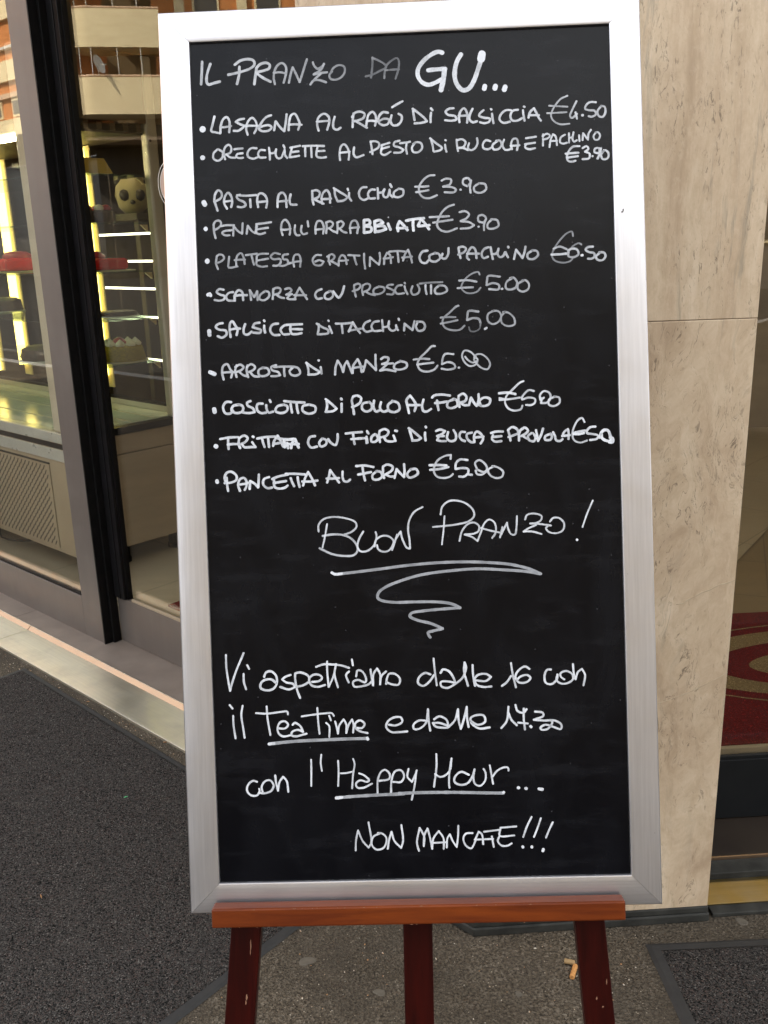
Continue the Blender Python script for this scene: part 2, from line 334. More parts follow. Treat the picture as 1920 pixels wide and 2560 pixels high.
def m_crumb():
    t = NT('pistachio_crumb'); v = t.map(); n = t.noise(v, 260, 3, .7)
    c = t.ramp(n, [(.32, (.05, .05, .006)), (.48, (.27, .21, .015)), (.66, (.50, .34, .025))])
    return t.bsdf(c, .9, 0, t.bump(n, 1.0, .004), .05)
M['crumb'] = m_crumb()

# ================================================================ setting
g = MB(); g.poly([(-300, -300, -.14), (300, -300, -.14), (300, 300, -.14), (-300, 300, -.14)])
struct(g.build('road', M['road'], loc=(0, 0, -.14)))
pv = MB(); pv.prism([F(60, -4, 0), F(-60, -4, 0), F(-60, 40, 0), F(60, 40, 0)], -.13, 0)
struct(pv.build('pavement', M['asphalt'], loc=(0, 0, 0)))
kb = MB(); kb.prism([F(60, -4.16, 0), F(-60, -4.16, 0), F(-60, -4.002, 0), F(60, -4.002, 0)], -.135, .004)
struct(kb.build('kerb', M['kerbst'], loc=F(0, -4, 0), bevel=.01))
fl = MB(); fl.poly([F(9, .56, .010), F(.40, .56, .010), F(.40, 1.8, .010), F(1.2, 8, .010), F(9, 8, .010)])
struct(fl.build('shop_floor', M['tile'], loc=F(3, .6, .01)))
fl = MB(); fl.poly([G(.2, .50, .004), G(6, .50, .004), G(6, 8, .004), G(.2, 8, .004)])
struct(fl.build('shop_floor', M['tileG'], loc=G(1, .6, .004)))

# ---------------------------------------------------------------- the shop building
sb = thing('shop_building', 'corner shop building whose glass fronts stand either side of the travertine pillar', 'building', F(1.2, .5, 0))
w_ = MB()
w_.prism([F(9, 0, 0), O, G(8, 0, 0), G(8, 9, 0), F(9, 9, 0)], 3.1, 16)
w_.build('upper_wall', M['facade'], sb)
w_ = MB(); w_.box(F, .44, 9, .25, .55, 2.62, 3.098); w_.box(G, .53, 8, .22, .50, 2.62, 3.098); w_.build('door_header', M['door_alu'], sb)
w_ = MB(); P_ = [F(8.8, .9, 0), F(8.8, 4.2, 0), F(2.0, 4.2, 0)]
for A_, C_ in ((P_[0], P_[1]), (P_[1], P_[2])): w_.poly([A_, C_, C_ + UP * 3.09, A_ + UP * 3.09])
w_.build('back_wall', M['dark_wall'], sb)
w_ = MB(); P_ = [G(-.2, 5.2, 0), G(7.8, 5.2, 0), G(7.8, .6, 0)]
for A_, C_ in ((P_[0], P_[1]), (P_[1], P_[2])): w_.poly([A_, C_, C_ + UP * 3.09, A_ + UP * 3.09])
w_.build('back_wall', M['plaster'], sb)
for A_, q in ((F(5.9, 1.5, 0), -U), (F(3.1, 1.7, 0), -U), (G(1.6, 2.4, 0), U2), (G(3.4, 3.2, 0), U2)):
    w_ = MB(); n_ = Vector((-q.y, q.x, 0)); w_.box(lambda x_, y_, z_: A_ + q * x_ + n_ * y_ + UP * z_, 0, .8, 0, .22, 3.03, 3.095); w_.build('fill_lamp', M['fill_glow'], sb)  # unseen lamps added overhead as warm fill for the interior

w_ = MB(); w_.box(F, 4.9, 9, .10, .40, 0, 3.098); w_.build('facade_wall', M['stoneC'], sb)
w_ = MB(); w_.box(G, 2.12, 8, .06, .42, 0, 3.098); w_.build('facade_wall', M['stoneB'], sb)
w_ = MB()
for A_, C_ in ((F(8.95, .41, 0), F(8.95, 8.9, 0)), (F(8.95, 8.9, 0), G(7.95, 8.9, 0)), (G(7.95, 8.9, 0), G(7.95, .43, 0))): w_.poly([A_, C_, C_ + UP * 3.099, A_ + UP * 3.099])
w_.build('rear_wall', M['facade'], sb)
w_ = MB(); w_.box(F, 4.82, 4.898, .31, .345, .02, 2.6); w_.box(F, 3.765, 4.815, .311, .338, .02, .18); w_.build('side_frame', M['door_alu'], sb)
w_ = MB(); w_.box(F, 3.765, 4.815, .322, .328, .1805, 2.6); w_.build('side_pane', M['glass'], sb)

# ---------------------------------------------------------------- stone pillar between the two doors
sp = thing('stone_pillar', 'beige travertine clad pillar standing right behind the menu board', 'pillar', O)
def mit(t): # inner corner of the two cladding planes at depth t
    n1, n2 = WV2, WV; d = n1.dot(n2); return O + (n1 + n2) * (t / (1 + d))
for z0, z1, m_ in ((.038, 1.3392, 'stoneB'), (1.3400, 3.09, 'stoneA')):
    x = MB(); x.prism([O, G(.53, 0, 0), G(.53, .03, 0), mit(.03)], z0, z1); x.build('stone_slab', M[m_], sp, bevel=.0015)
    x = MB(); x.prism([F(.437, 0, 0), O - U * .0012 + WV * .0001, mit(.03) - U * .0012, F(.437, .03, 0)], z0, z1); x.build('stone_slab', M['stoneC'], sp, bevel=.0015)
x = MB(); x.prism([mit(.0012), G(.529, .0012, 0), G(.529, .0296, 0), mit(.0296)], 1.33925, 1.33995); x.build('joint', M['joint'], sp)
x = MB(); x.prism([mit(.032), G(.5285, .032, 0), G(.5285, .31, 0), F(.43, .36, 0), F(.43, .032, 0)], .056, 3.085); x.build('core', M['gasket'], sp)
x = MB()
x.prism([mit(-.006), G(.534, -.006, 0), G(.534, .02, 0), mit(.02), F(.437, .02, 0), F(.437, -.006, 0)], 0, .021)
x.prism([mit(-.002), G(.532, -.002, 0), G(.532, .02, 0), mit(.02), F(.437, .02, 0), F(.437, -.002, 0)], .0212, .0375)
x.build('plinth', M['plinth'], sp, bevel=.003)
for i, cr in enumerate((((.411, .775), (.425, .776), (.436, .784), (.447, .789), (.461, .797), (.480, .803), (.497, .813), (.512, .815), (.5295, .821)),
           ((.382, .553), (.400, .557), (.424, .566), (.445, .573), (.466, .582), (.49, .595), (.505, .602), (.5295, .616)))):
    x = MB(); n_ = len(cr)
    wd = [(.0016 if i == 0 else .0010) * (.35 + random.random()) for _ in cr]
    for k in range(n_ - 1):
        (xa, za), (xb, zb) = cr[k], cr[k + 1]
        x.box(lambda p, q, r_: p, 0, 0, 0, 0, 0, 0) if False else None
        q4 = [G(xa, -.0006, za - wd[k]), G(xb, -.0006, zb - wd[k + 1]), G(xb, -.0006, zb + wd[k + 1]), G(xa, -.0006, za + wd[k])]
        b4 = [p + WV2 * .004 for p in q4]
        x.poly(q4); x.poly(b4[::-1])
        for u_ in range(4): x.poly([q4[u_], b4[u_], b4[(u_ + 1) % 4], q4[(u_ + 1) % 4]])
    x.build('crack_filler', M['filler'], sp)

# ---------------------------------------------------------------- left sliding doors
d1 = thing('sliding_door', 'front leaf of the sliding door, wide grey stile, before the case grille', 'door', F(2.6, .33, 0))
x = MB(); x.box(F, 2.020, 2.160, .310, .338, .004, 2.60); x.build('stile', M['door_alu'], d1, bevel=.002)
x = MB(); x.box(F, 2.1605, 3.62, .3105, .338, .004, .181); x.build('bottom_rail', M['door_alu'], d1, bevel=.002)
x = MB(); x.box(F, 3.6205, 3.76, .310, .338, .004, 2.60); x.build('stile', M['door_alu'], d1, bevel=.002)
x = MB(); x.box(F, 2.150, 3.63, .322, .328, .176, 2.60); x.build('glass_pane', M['glass'], d1)
x = MB(); x.box(F, 2.1605, 3.62, .316, .334, .1812, .190); x.build('glazing_seal', M['gasket'], d1)
x = MB(); x.box(F, 2.012, 2.0195, .306, .352, .004, 2.60); x.box(F, 2.0200, 2.150, .3385, .352, .004, 2.60); x.box(F, 1.9985, 2.0119, .338, .3555, .019, 2.60); x.box(F, 1.9995, 2.0118, .3556, .3757, .204, 2.60); x.box(F, 2.0005, 2.0118, .3556, .3712, .019, .2035); x.build('gasket', M['gasket'], d1, bevel=.001)
d2 = thing('sliding_door', 'rear leaf of the sliding door behind black gasket, between grey stile and pillar', 'door', F(1.2, .38, 0))
x = MB(); x.box(F, .46, 2.000, .372, .400, .020, .203); x.build('bottom_rail', M['door_alu'], d2, bevel=.002)
x = MB(); x.box(F, 1.928, 2.03, .376, .398, .2035, 2.60); x.box(F, 1.930, 1.9985, .362, .3755, .206, 2.60); x.box(F, 1.956, 1.961, .3585, .3618, .206, 2.60); x.build('stile', M['black'], d2, bevel=.0015)
x = MB(); x.box(F, .47, 1.935, .384, .390, .205, 2.60); x.build('glass_pane', M['glass'], d2)
x = MB(); x.box(F, .465, 1.90, .3715, .3825, .2035, .214); x.build('glazing_bead', M['taupe_panel'], d2, bevel=.002)
x = MB(); x.box(F, .4375, .4595, .372, .400, .020, 2.60); x.build('stile', M['door_alu'], d2, bevel=.002)

st = thing('door_sill', 'taupe stone sill under the left sliding doors', 'sill', F(2, .35, 0))
for s0, s1 in ((.437, 1.35), (1.352, 2.562), (2.564, 3.8), (3.802, 5.2)):
    x = MB(); x.box(F, s0, s1, .208, .56, 0, .019); x.build('sill_slab', M['sill'], st, bevel=.001)
th = thing('metal_threshold', 'worn steel strip with raised shiny lip before the left doors', 'threshold', F(2, .12, 0))
for s0, s1 in ((.437, 2.414), (2.418, 4.6)):
    x = MB(); x.box(F, s0, s1, .050, .196, 0, .009); x.build('tread_plate', M['steel'], th, bevel=.001)
    x = MB(); x.prism([], 0, 0) if False else None
    pr = [(.193, .0092), (.2075, .0215), (.2075, 0), (.193, 0)]
    b = len(x.v)
    for s_ in (s0, s1):
        for w__, z in pr: x.vert(F(s_, w__, z))
    x.face([0, 1, 2, 3]); x.face([7, 6, 5, 4])
    for k in range(4): x.face([k, (k + 1) % 4, 4 + (k + 1) % 4, 4 + k])
    x.build('lip', M['lip'], th)
    x = MB(); x.box(F, s0, s1, .2077, .2105, .0, .0222); x.build('lip_edge', M['steel'], th, bevel=.0006)
    x = MB(); x.box(F, s0, s1, .043, .0498, 0, .0105); x.build('front_edge', M['steel'], th, bevel=.001)

k = thing('round_sticker', 'round pinkish sticker with pale ring on the rear door glass', 'sticker', F(1.43, .383, 1.676))
x = MB(); cc = lambda r_, t, w_: F(1.428 + r_ * math.cos(t), w_, 1.676 + r_ * math.sin(t)); n_ = 40
x.poly([cc(.058, 2 * math.pi * i / n_, .3832) for i in range(n_)]); x.build('face', M['pink'], k)
for r0 in (.070, .059):
    x = MB()
    for i in range(n_):
        t0, t1 = 2 * math.pi * i / n_, 2 * math.pi * (i + 1) / n_
        x.poly([cc(r0, t0, .3830), cc(r0, t1, .3830), cc(r0 - .0025, t1, .3830), cc(r0 - .0025, t0, .3830)])
    x.build('ring', M['rail'], k)
# ---------------------------------------------------------------- right door
d3 = thing('glass_door', 'right glass door with black bottom rail before the red rug', 'door', G(1.2, .33, 0))
x = MB(); x.box(G, .545, 2.1, .317, .355, .034, .205); x.build('bottom_rail', M['black2'], d3, bevel=.002)
x = MB(); x.box(G, .56, 2.09, .331, .337, .205, 2.60); x.build('glass_pane', M['glass'], d3)
x = MB(); x.box(G, .56, 2.09, .319, .330, .2052, .215); x.build('glazing_bead', M['black2'], d3, bevel=.001)
x = MB(); x.box(G, .56, 2.09, .338, .352, .2052, .226); x.build('glazing_bead', M['taupe_panel'], d3, bevel=.001)
x = MB(); x.box(G, .532, .5595, .317, .350, .206, 2.60); x.build('stile', M['black2'], d3, bevel=.002)
th2 = thing('metal_threshold', 'brassy steel threshold at the right glass door beside the pillar', 'threshold', G(1, .1, 0))
x = MB(); x.box(G, .546, 2.2, .034, .117, 0, .012); x.build('tread_plate', M['gold_steel'], th2, bevel=.001)
x = MB(); x.box(G, .546, 2.2, .005, .0335, 0, .010); x.build('front_edge', M['plinth'], th2, bevel=.002)
x = MB(); x.box(G, .532, 2.2, .1175, .166, 0, .028); x.build('step', M['plinth'], th2, bevel=.002)
x = MB(); x.box(G, .532, 2.2, .1665, .171, 0, .034); x.build('lip', M['lip'], th2)
x = MB(); x.box(G, .532, 2.2, .1715, .50, 0, .031); tag(x.build('door_sill', M['dark_sill'], loc=G(1, .3, 0), bevel=.002), 'dark brown sill under the right glass door', 'sill')

# ---------------------------------------------------------------- rugs inside
def ell(cx, cy, ra, rb, z, m, x, n=40, r0=0.0):
    if r0 == 0.0: x.poly([G(cx + ra * math.cos(2 * math.pi * k / n), cy + rb * math.sin(2 * math.pi * k / n), z) for k in range(n)], m)
    else:
        for k in range(n):
            a0, a1 = 2 * math.pi * k / n, 2 * math.pi * (k + 1) / n
            x.poly([G(cx + p * math.cos(t), cy + q * math.sin(t), z) for p, q, t in ((ra, rb, a0), (ra, rb, a1), (ra - r0, rb - r0, a1), (ra - r0, rb - r0, a0))], m)
x = MB(); x.box(G, .60, 2.6, .70, 1.665, .006, .014, 0)
ell(1.62, 1.21, .80, .340, .0150, 1, x, 48, .008); ell(1.62, 1.21, .735, .285, .0150, 1, x); ell(1.62, 1.20, .585, .205, .0158, 0, x); ell(1.62, 1.19, .455, .130, .0166, 1, x)
tag(x.build('door_rug', [M['red_rug'], M['cream_rug']], loc=G(1.5, 1.2, .006)), 'red rug with cream oval rings inside the right glass door', 'rug')
x = MB(); x.box(F, .6, 2.161, .70, 1.6, .012, .021)
tag(x.build('door_rug', M['red_rug'], loc=F(1.4, 1.1, .012)), 'plain red rug just inside the left sliding door', 'rug')

# ---------------------------------------------------------------- cake display case
dc = thing('display_case', 'lit glass cake case on beige base seen through the left doors', 'display case', F(3.6, .97, 0))
S0, S1, W0, W1 = 2.725, 4.75, .65, 1.29
x = MB(); x.box(F, S0 + .0, S1, W0, W1, .12, .566); bc_ = x.build('base_cabinet', M['taupe_panel'], dc, bevel=.002)
x = MB(); x.box(F, S0 + .0, S1, W0 - .004, W1, .570, .660); x.build('base_cabinet', M['taupe_panel'], dc, bevel=.002)
x = MB(); x.box(F, S0 - .001, S1, W0 - .012, W0 - .0045, .118, .6275); x.build('front_panel', M['beige_panel'], dc, bevel=.001)
x = MB(); x.box(F, S0 - .001, S1, W0 - .016, W0 - .0045, .572, .6265); x.build('front_trim', M['pale_metal'], dc, bevel=.001)
gp = MB(); gp.box(F, 2.918, S1 - .1, W0 - .017, W0 - .0125, .140, .545); gpo = gp.build('vent_grille', M['beige_panel'], dc, bevel=.001)
sl = MB()
for r_ in range(18):
    zc = .160 + r_ * .0214
    for c_ in range(-2, 50):
        s_ = 2.945 + c_ * .036 + (r_ * .012) % .036
        if s_ > S1 - .14 or s_ < 2.935: continue
        hh = .0115; sk = .0085; hw = .0046
        pts = [(s_ - hw - sk * t, zc + hh * t) for t in (-1, 1)] + [(s_ + hw - sk * t, zc + hh * t) for t in (1, -1)]
        sl.poly([F(p, W0 - .0174, z) for p, z in pts])
sl.build('slot_pattern', M['slot'], gpo)
x = MB(); x.box(F, 2.918, S1 - .1, W0 - .0185, W0 - .0125, .5455, .553); x.build('panel_gap', M['slot'], dc)
for s_ in (2.84, 4.6):
    for q in (.92, 1.22):
        x = MB(); x.lathe(F(s_, q, 0), [(.036, .010), (.036, .03), (.03, .035), (.03, .119)], 14); x.build('foot', M['black'], dc, smooth=40)
x = MB(); x.box(F, S0 - .001, S1, W0 - .006, W0 + .05, .652, .700); x.build('frame_sill', M['pale_metal'], dc, bevel=.003)
x = MB(); x.box(F, S0 - .0015, S1, W0 - .0075, W0 - .0045, .628, .651); x.build('black_strip', M['black'], dc)
x = MB(); x.box(F, S0 - .006, S0 + .05, W0 + .051, W1, .662, .695); x.build('side_sill', M['black'], dc, bevel=.002)
x = MB(); x.box(F, S0 - .003, S0 + .137, W0 - .004, W0 + .055, .7005, 2.3); x.build('frame_post', M['cream_metal'], dc, bevel=.012)
x = MB(); x.box(F, S0 - .003, S0 + .05, 1.197, 1.257, .6955, 2.3); x.build('frame_post', M['cream_metal'], dc, bevel=.012)
for w__, zz in ((1.213, 1.95), (1.213, .86)):
    x = MB(); x.tube([F(S0 - .0028, w__, zz), F(S0 - .0055, w__, zz)], .006, 12); x.build('screw', M['black'], dc)
x = MB(); x.box(F, S0 + .002, S0 + .05, 1.258, W1 + .1, .6955, 2.3); x.build('frame_post', M['dark_wall'], dc, bevel=.004)
x = MB(); x.box(F, S0 + .05, S1, W0 + .05, W1 - .02, .672, .699); x.build('deck', M['deck'], dc)
x = MB()
for w0 in (.83, 1.0, 1.13): x.box(F, S0 + .06, S1, w0, w0 + .006, .6992, .7015)
x.build('deck_seam', M['cream_metal'], dc)
x = MB(); x.box(F, S0 + .05, S1, W1 - .03, W1, .699, .74); x.build('rear_sill', M['black'], dc)
x = MB(); x.box(F, S0 + .05, S1, W1 - .034, W1 - .0305, .70, .728); x.build('rear_trim', M['cream_metal'], dc)
x = MB(); x.box(F, S0 + .008, S0 + .014, W0 + .056, 1.196, .696, 2.0); x.build('side_glass', M['case_glass'], dc)
x = MB(); x.box(F, S0 + .138, S1, W0 + .008, W0 + .014, .701, 2.0); x.build('front_glass', M['case_glass'], dc)
x = MB(); x.box(F, S0, S1, W0, W1, 2.02, 2.3)
for k in range(9): x.box(F, S0 + .02, S1, W0 + .05 + k * .066, W0 + .075 + k * .066, 1.985 + .0, 2.0195)
x.build('canopy', M['soffit'], dc)
x = MB(); x.box(F, S0 + .03, S1, W0 + .03, W1 - .03, 1.975, 1.984); x.build('canopy_lining', M['dark_wall'], dc)
for zz in (.972, 1.178, 1.390, 1.602, 1.807):
    x = MB(); x.box(F, S0 + .055, S1 - .1, .76, 1.195, zz - .008, zz); x.build('glass_shelf', M['shelf_glass'], dc)
for zz, s1_ in ((1.556, 3.42), (1.429, 3.05), (1.300, 3.28), (1.165, 3.44), (.958, 2.97)):
    x = MB(); x.box(F, 2.81, s1_, 1.246, 1.252, zz - .006, zz + .004); x.build('light_strip', M['led'], dc)
x = MB(); x.box(F, S0 + .08, S1 - .1, .735, .760, 1.955, 1.973); x.build('light_strip', M['led_top'], dc)
for s_ in (3.235, 4.10, 4.44):
    zt = 1.97 if s_ < 4.3 else 1.12
    x = MB(); x.box(F, s_ - .006, s_ + .075, 1.205, 1.212, .80, zt); x.build('tube_housing', M['tube2'], dc)
    x = MB(); x.tube([F(s_ + .052, 1.19, .86 if s_ < 4.3 else .80), F(s_ + .052, 1.19, zt - .01)], .024, 12); x.build('light_tube', M['tube'], dc, smooth=50)
for zz in (.945, 1.150, 1.362, 1.575, 1.78):
    x = MB(); b_ = [(1.160, zz + .017), (1.194, zz + .017), (1.194, zz - .012)]
    for s_ in (S0 + .052, S0 + .066):
        for w__, z_ in b_: x.vert(F(s_, w__, z_))
    x.face([0, 1, 2]); x.face([5, 4, 3])
    for k in range(3): x.face([k, 3 + k, 3 + (k + 1) % 3, (k + 1) % 3])
    x.build('shelf_bracket', M['bracket'], dc)
x = MB(); x.box(F, 3.66, 3.86, W0 + .020, W0 + .021, 1.91, 2.07); pa = x.build('paper_notice', M['paper'], loc=F(3.7, .67, 1.9)); tag(pa, 'white paper notice with green marks stuck inside the case glass', 'notice')
x = MB(); x.box(F, 3.70, 3.78, W0 + .0185, W0 + .0195, 2.0, 2.04); x.build('print', M['green'], pa)

def cake_disc(c, r): 
    m = MB(); m.lathe(c, [(r, 0), (r, .004), (r - .002, .005)], 32); return m
def px(c): return c
# yellow crumb cake with cream dollops
c = F(2.885, 1.06, .974)
k = thing('cake', 'round cake coated in yellow crumbs, ringed with cream dollops', 'cake', c)
cake_disc(c, .118).build('cake_board', M['board'], k, smooth=40)
x = MB(); x.lathe(c + UP * .005, [(.103, 0), (.105, .015), (.100, .045), (.093, .066), (.08, .074), (.02, .076)], 36, 0, .012); x.build('sponge', M['crumb'], k, smooth=60)
for q in range(9):
    t_ = 2 * math.pi * q / 9; p = c + Vector((math.cos(t_) * .070, math.sin(t_) * .070, .076))
    x = MB(); x.lathe(p, [(.022, 0), (.024, .008), (.017, .018), (.008, .026), (.002, .032)], 12, 0, .06); x.build('cream_dollop', M['cream'], k, smooth=70)
x = MB(); x.lathe(c + Vector((-.01, -.005, .078)), [(.03, 0), (.034, .012), (.022, .028), (.004, .036)], 14, 0, .05); x.build('strawberry', M['berry'], k, smooth=70)
# second yellow cake just behind the stile
c = F(2.90, .84, .974); k = thing('cake', 'yellow crumb cake half hidden behind the black door stile', 'cake', c)
cake_disc(c, .09).build('cake_board', M['board'], k, smooth=40)
x = MB(); x.lathe(c + UP * .005, [(.078, 0), (.080, .02), (.072, .062), (.05, .075), (.01, .078)], 30, 0, .012); x.build('sponge', M['crumb'], k, smooth=60)
# red glazed slab cakes
for (s_, w_c, ln, lab, ht) in ((3.00, 1.0, .17, 'long red glazed cake on gold board on the middle shelf', .052), (3.56, .93, .10, 'red glazed cake seen through the left glass leaf', .06)):
    c = F(s_, w_c, 1.391); k = thing('cake', lab, 'cake', c)
    x = MB(); x.box(F, s_ - ln - .02, s_ + ln + .02, w_c - .13, w_c + .13, 1.391, 1.396); x.build('cake_board', M['board'], k, bevel=.001)
    x = MB(); x.box(F, s_ - ln, s_ + ln, w_c - .11, w_c + .11, 1.3965, 1.396 + ht); x.build('sponge', M['red_glaze'], k, bevel=.014)
    x = MB(); x.lathe(F(s_ + .02, w_c + .02, 1.396 + ht), [(.07, 0), (.072, .012), (.055, .028), (.02, .034)], 20, 0, .05); x.build('topping', M['berry'], k, smooth=60)
    x = MB(); q = [F(s_ - .02, w_c - .07, 1.40 + ht + .02), F(s_ + .11, w_c - .05, 1.402 + ht), F(s_ + .11, w_c - .112, 1.402), F(s_ + .02, w_c - .113, 1.402)]
    x.poly(q); x.build('film', M['film'], k)
# yellow carton on the upper shelf
c = F(2.86, .92, 1.808); k = thing('cake_box', 'yellow card cake tray on the highest lit shelf', 'box', c)
x = MB(); b_ = [F(s, w, 1.809) for s, w in ((2.775, .80), (2.97, .80), (2.97, 1.04), (2.775, 1.04))]; t_ = [F(s, w, 1.872) for s, w in ((2.79, .83), (2.955, .83), (2.955, 1.01), (2.79, 1.01))]
for i in range(4): x.poly([b_[i], b_[(i + 1) % 4], t_[(i + 1) % 4], t_[i]])
x.poly(b_[::-1]); x.poly(t_); x.build('tray', M['yellow'], k, bevel=.002)
x = MB(); x.lathe(F(2.88, .9, 1.8725), [(.05, 0), (.048, .010), (.03, .022), (.006, .026)], 16, 0, .1); x.build('topping', M['choc'], k, smooth=60)
# red and white topped dark cake
c = F(2.87, .97, 1.603); k = thing('cake', 'dark cake topped with red and white pieces', 'cake', c)
x = MB(); x.lathe(c, [(.10, 0), (.104, .01), (.102, .045), (.09, .052)], 30); x.build('sponge', M['choc'], k, smooth=50)
for q in range(8):
    t_ = 2 * math.pi * q / 8; x = MB(); x.lathe(c + Vector((math.cos(t_) * .066, math.sin(t_) * .066, .053)), [(.02, 0), (.022, .01), (.012, .022), (.003, .025)], 12, 0, .05)
    x.build('topping', M['cream'] if q % 2 else M['berry'], k, smooth=60)
# panda faced cake, farther back
c = F(3.495, 1.60, 1.66); k = thing('cake', 'ivory bear faced cake with dark eye patches on rear stand', 'cake', c)
x = MB(); x.lathe(c, [(.04, 0), (.075, .04), (.090, .10), (.082, .15), (.05, .185), (.01, .196)], 28); x.build('head', M['panda_w'], k, smooth=60)
fd = (Vector((0, 0, 1.5)) - c); fd.z = 0; fd.normalize(); sd = fd.cross(UP)
for sx in (-1, 1):
    x = MB(); x.lathe(c + fd * .066 + sd * (.038 * sx) + UP * .10, [(.004, -.034), (.024, -.022), (.031, 0), (.024, .020), (.004, .030)], 14); x.build('eye_patch', M['panda_b'], k, smooth=60)
    x = MB(); x.lathe(c + sd * (.066 * sx) + UP * .16, [(.006, -.026), (.022, -.013), (.027, .007), (.016, .024), (.004, .029)], 14); x.build('ear', M['panda_b'], k, smooth=60)
x = MB(); x.lathe(c + fd * .085 + UP * .062, [(.003, -.012), (.014, -.006), (.014, .006), (.003, .012)], 12); x.build('nose', M['panda_b'], k, smooth=60)
# chocolate cakes behind the left glass
for s_, w_c, zz, r_, lab in ((3.28, .88, .974, .115, 'chocolate flake cake low behind the left glass leaf'), (3.92, 1.0, 1.18, .10, 'chocolate cake on a mid shelf at the picture edge'),
                       (2.93, 1.08, 1.18, .09, 'dark chocolate tart on the shelf below the red cake')):
    c = F(s_, w_c, zz); k = thing('cake', lab, 'cake', c)
    cake_disc(c, r_ + .015).build('cake_board', M['pale_metal'], k, smooth=40)
    x = MB(); x.lathe(c + UP * .005, [(r_, 0), (r_ * 1.03, .02), (r_ * .96, .052), (r_ * .7, .066), (.01, .07)] if r_ > .095 else [(r_, 0), (r_ * 1.03, .01), (r_ * .96, .02), (.01, .022)], 26, 0, .05); x.build('sponge', M['choc'], k, smooth=30)
# rear stand carrying the bear cake
x = MB(); x.box(F, 3.20, 3.80, 1.42, 1.85, 1.625, 1.6595); x.box(F, 3.22, 3.26, 1.44, 1.83, .012, 1.6245); x.box(F, 3.74, 3.78, 1.44, 1.83, .012, 1.6245)
tag(x.build('rear_stand', M['dark_wall'], loc=F(3.5, 1.6, .01), bevel=.003), 'dark stand behind the cake case carrying the bear cake', 'stand')
k = thing('back_counter', 'dark wooden counter standing behind the cake case', 'counter', F(3.2, 2.5, .01))
x = MB(); x.box(F, 2.0, 4.6, 2.3, 2.75, .012, 1.02); x.build('cabinet', M['dark_wall'], k, bevel=.004)
x = MB(); x.box(F, 1.96, 4.64, 2.26, 2.78, 1.0205, 1.06); x.build('worktop', M['taupe_panel'], k, bevel=.004)
x = MB(); x.box(F, 2.0, 4.6, 2.62, 2.76, 1.40, 1.43); x.box(F, 2.0, 2.03, 2.60, 2.76, 1.0605, 1.96); x.box(F, 4.57, 4.6, 2.60, 2.76, 1.0605, 1.96); x.box(F, 2.0, 4.6, 2.62, 2.76, 1.74, 1.77); x.build('shelf_rack', M['taupe_panel'], k, bevel=.003)
bt = thing('bottle', 'dark bottle on the rack behind the cake case', 'bottle', F(2.3, 2.68, 1.431), 'bottles on the rack behind the case')
x = MB(); x.lathe(F(2.3, 2.68, 1.431), [(.036, 0), (.038, .01), (.038, .17), (.014, .215), (.013, .262)], 16); x.build('glass_body', M['bottle'], bt, smooth=50)
x = MB(); x.lathe(F(2.3, 2.68, 1.431), [(.0384, .05), (.0386, .051), (.0386, .125), (.0384, .126)], 16); x.build('paper_band', M['yellow'], bt, smooth=50)
for i in range(1, 14):
    o = bt.copy(); sc.collection.objects.link(o); o.location = bt.location - U * (.13 * i + .05 * (i // 4)) + UP * (0 if i % 7 else .34)
    for c_ in list(bt.children):
        q = c_.copy(); sc.collection.objects.link(q); q.parent = o
for i, (s_, m_, lab) in enumerate(((2.45, 'berry', 'red gift box on the counter behind the cake case, nearest the pillar'), (2.95, 'yellow', 'yellow gift box on the counter behind the cake case'), (3.35, 'red_glaze', 'tall red tin on the counter behind the cake case'))):
    x = MB(); x.box(F, s_, s_ + .2, 2.36, 2.54, 1.0605, 1.16 + .08 * i); x.box(F, s_ - .004, s_ + .204, 2.356, 2.544, 1.13 + .08 * i, 1.17 + .08 * i)
    tag(x.build('gift_box', M[m_], loc=F(s_ + .1, 2.45, 1.06), bevel=.004), lab, 'box')
x = MB(); cb = [F(4.3, .70, .016), F(3.9, .80, .016), F(3.78, .738, .016), F(3.70, .712, .016), F(3.63, .716, .016), F(3.56, .75, .016), F(3.494, .809, .016), F(3.45, .95, .016)]
x.tube(cb, .005, 8); tag(x.build('cable', M['cable'], loc=cb[0], smooth=60), 'black cable looped on the floor under the cake case', 'cable')

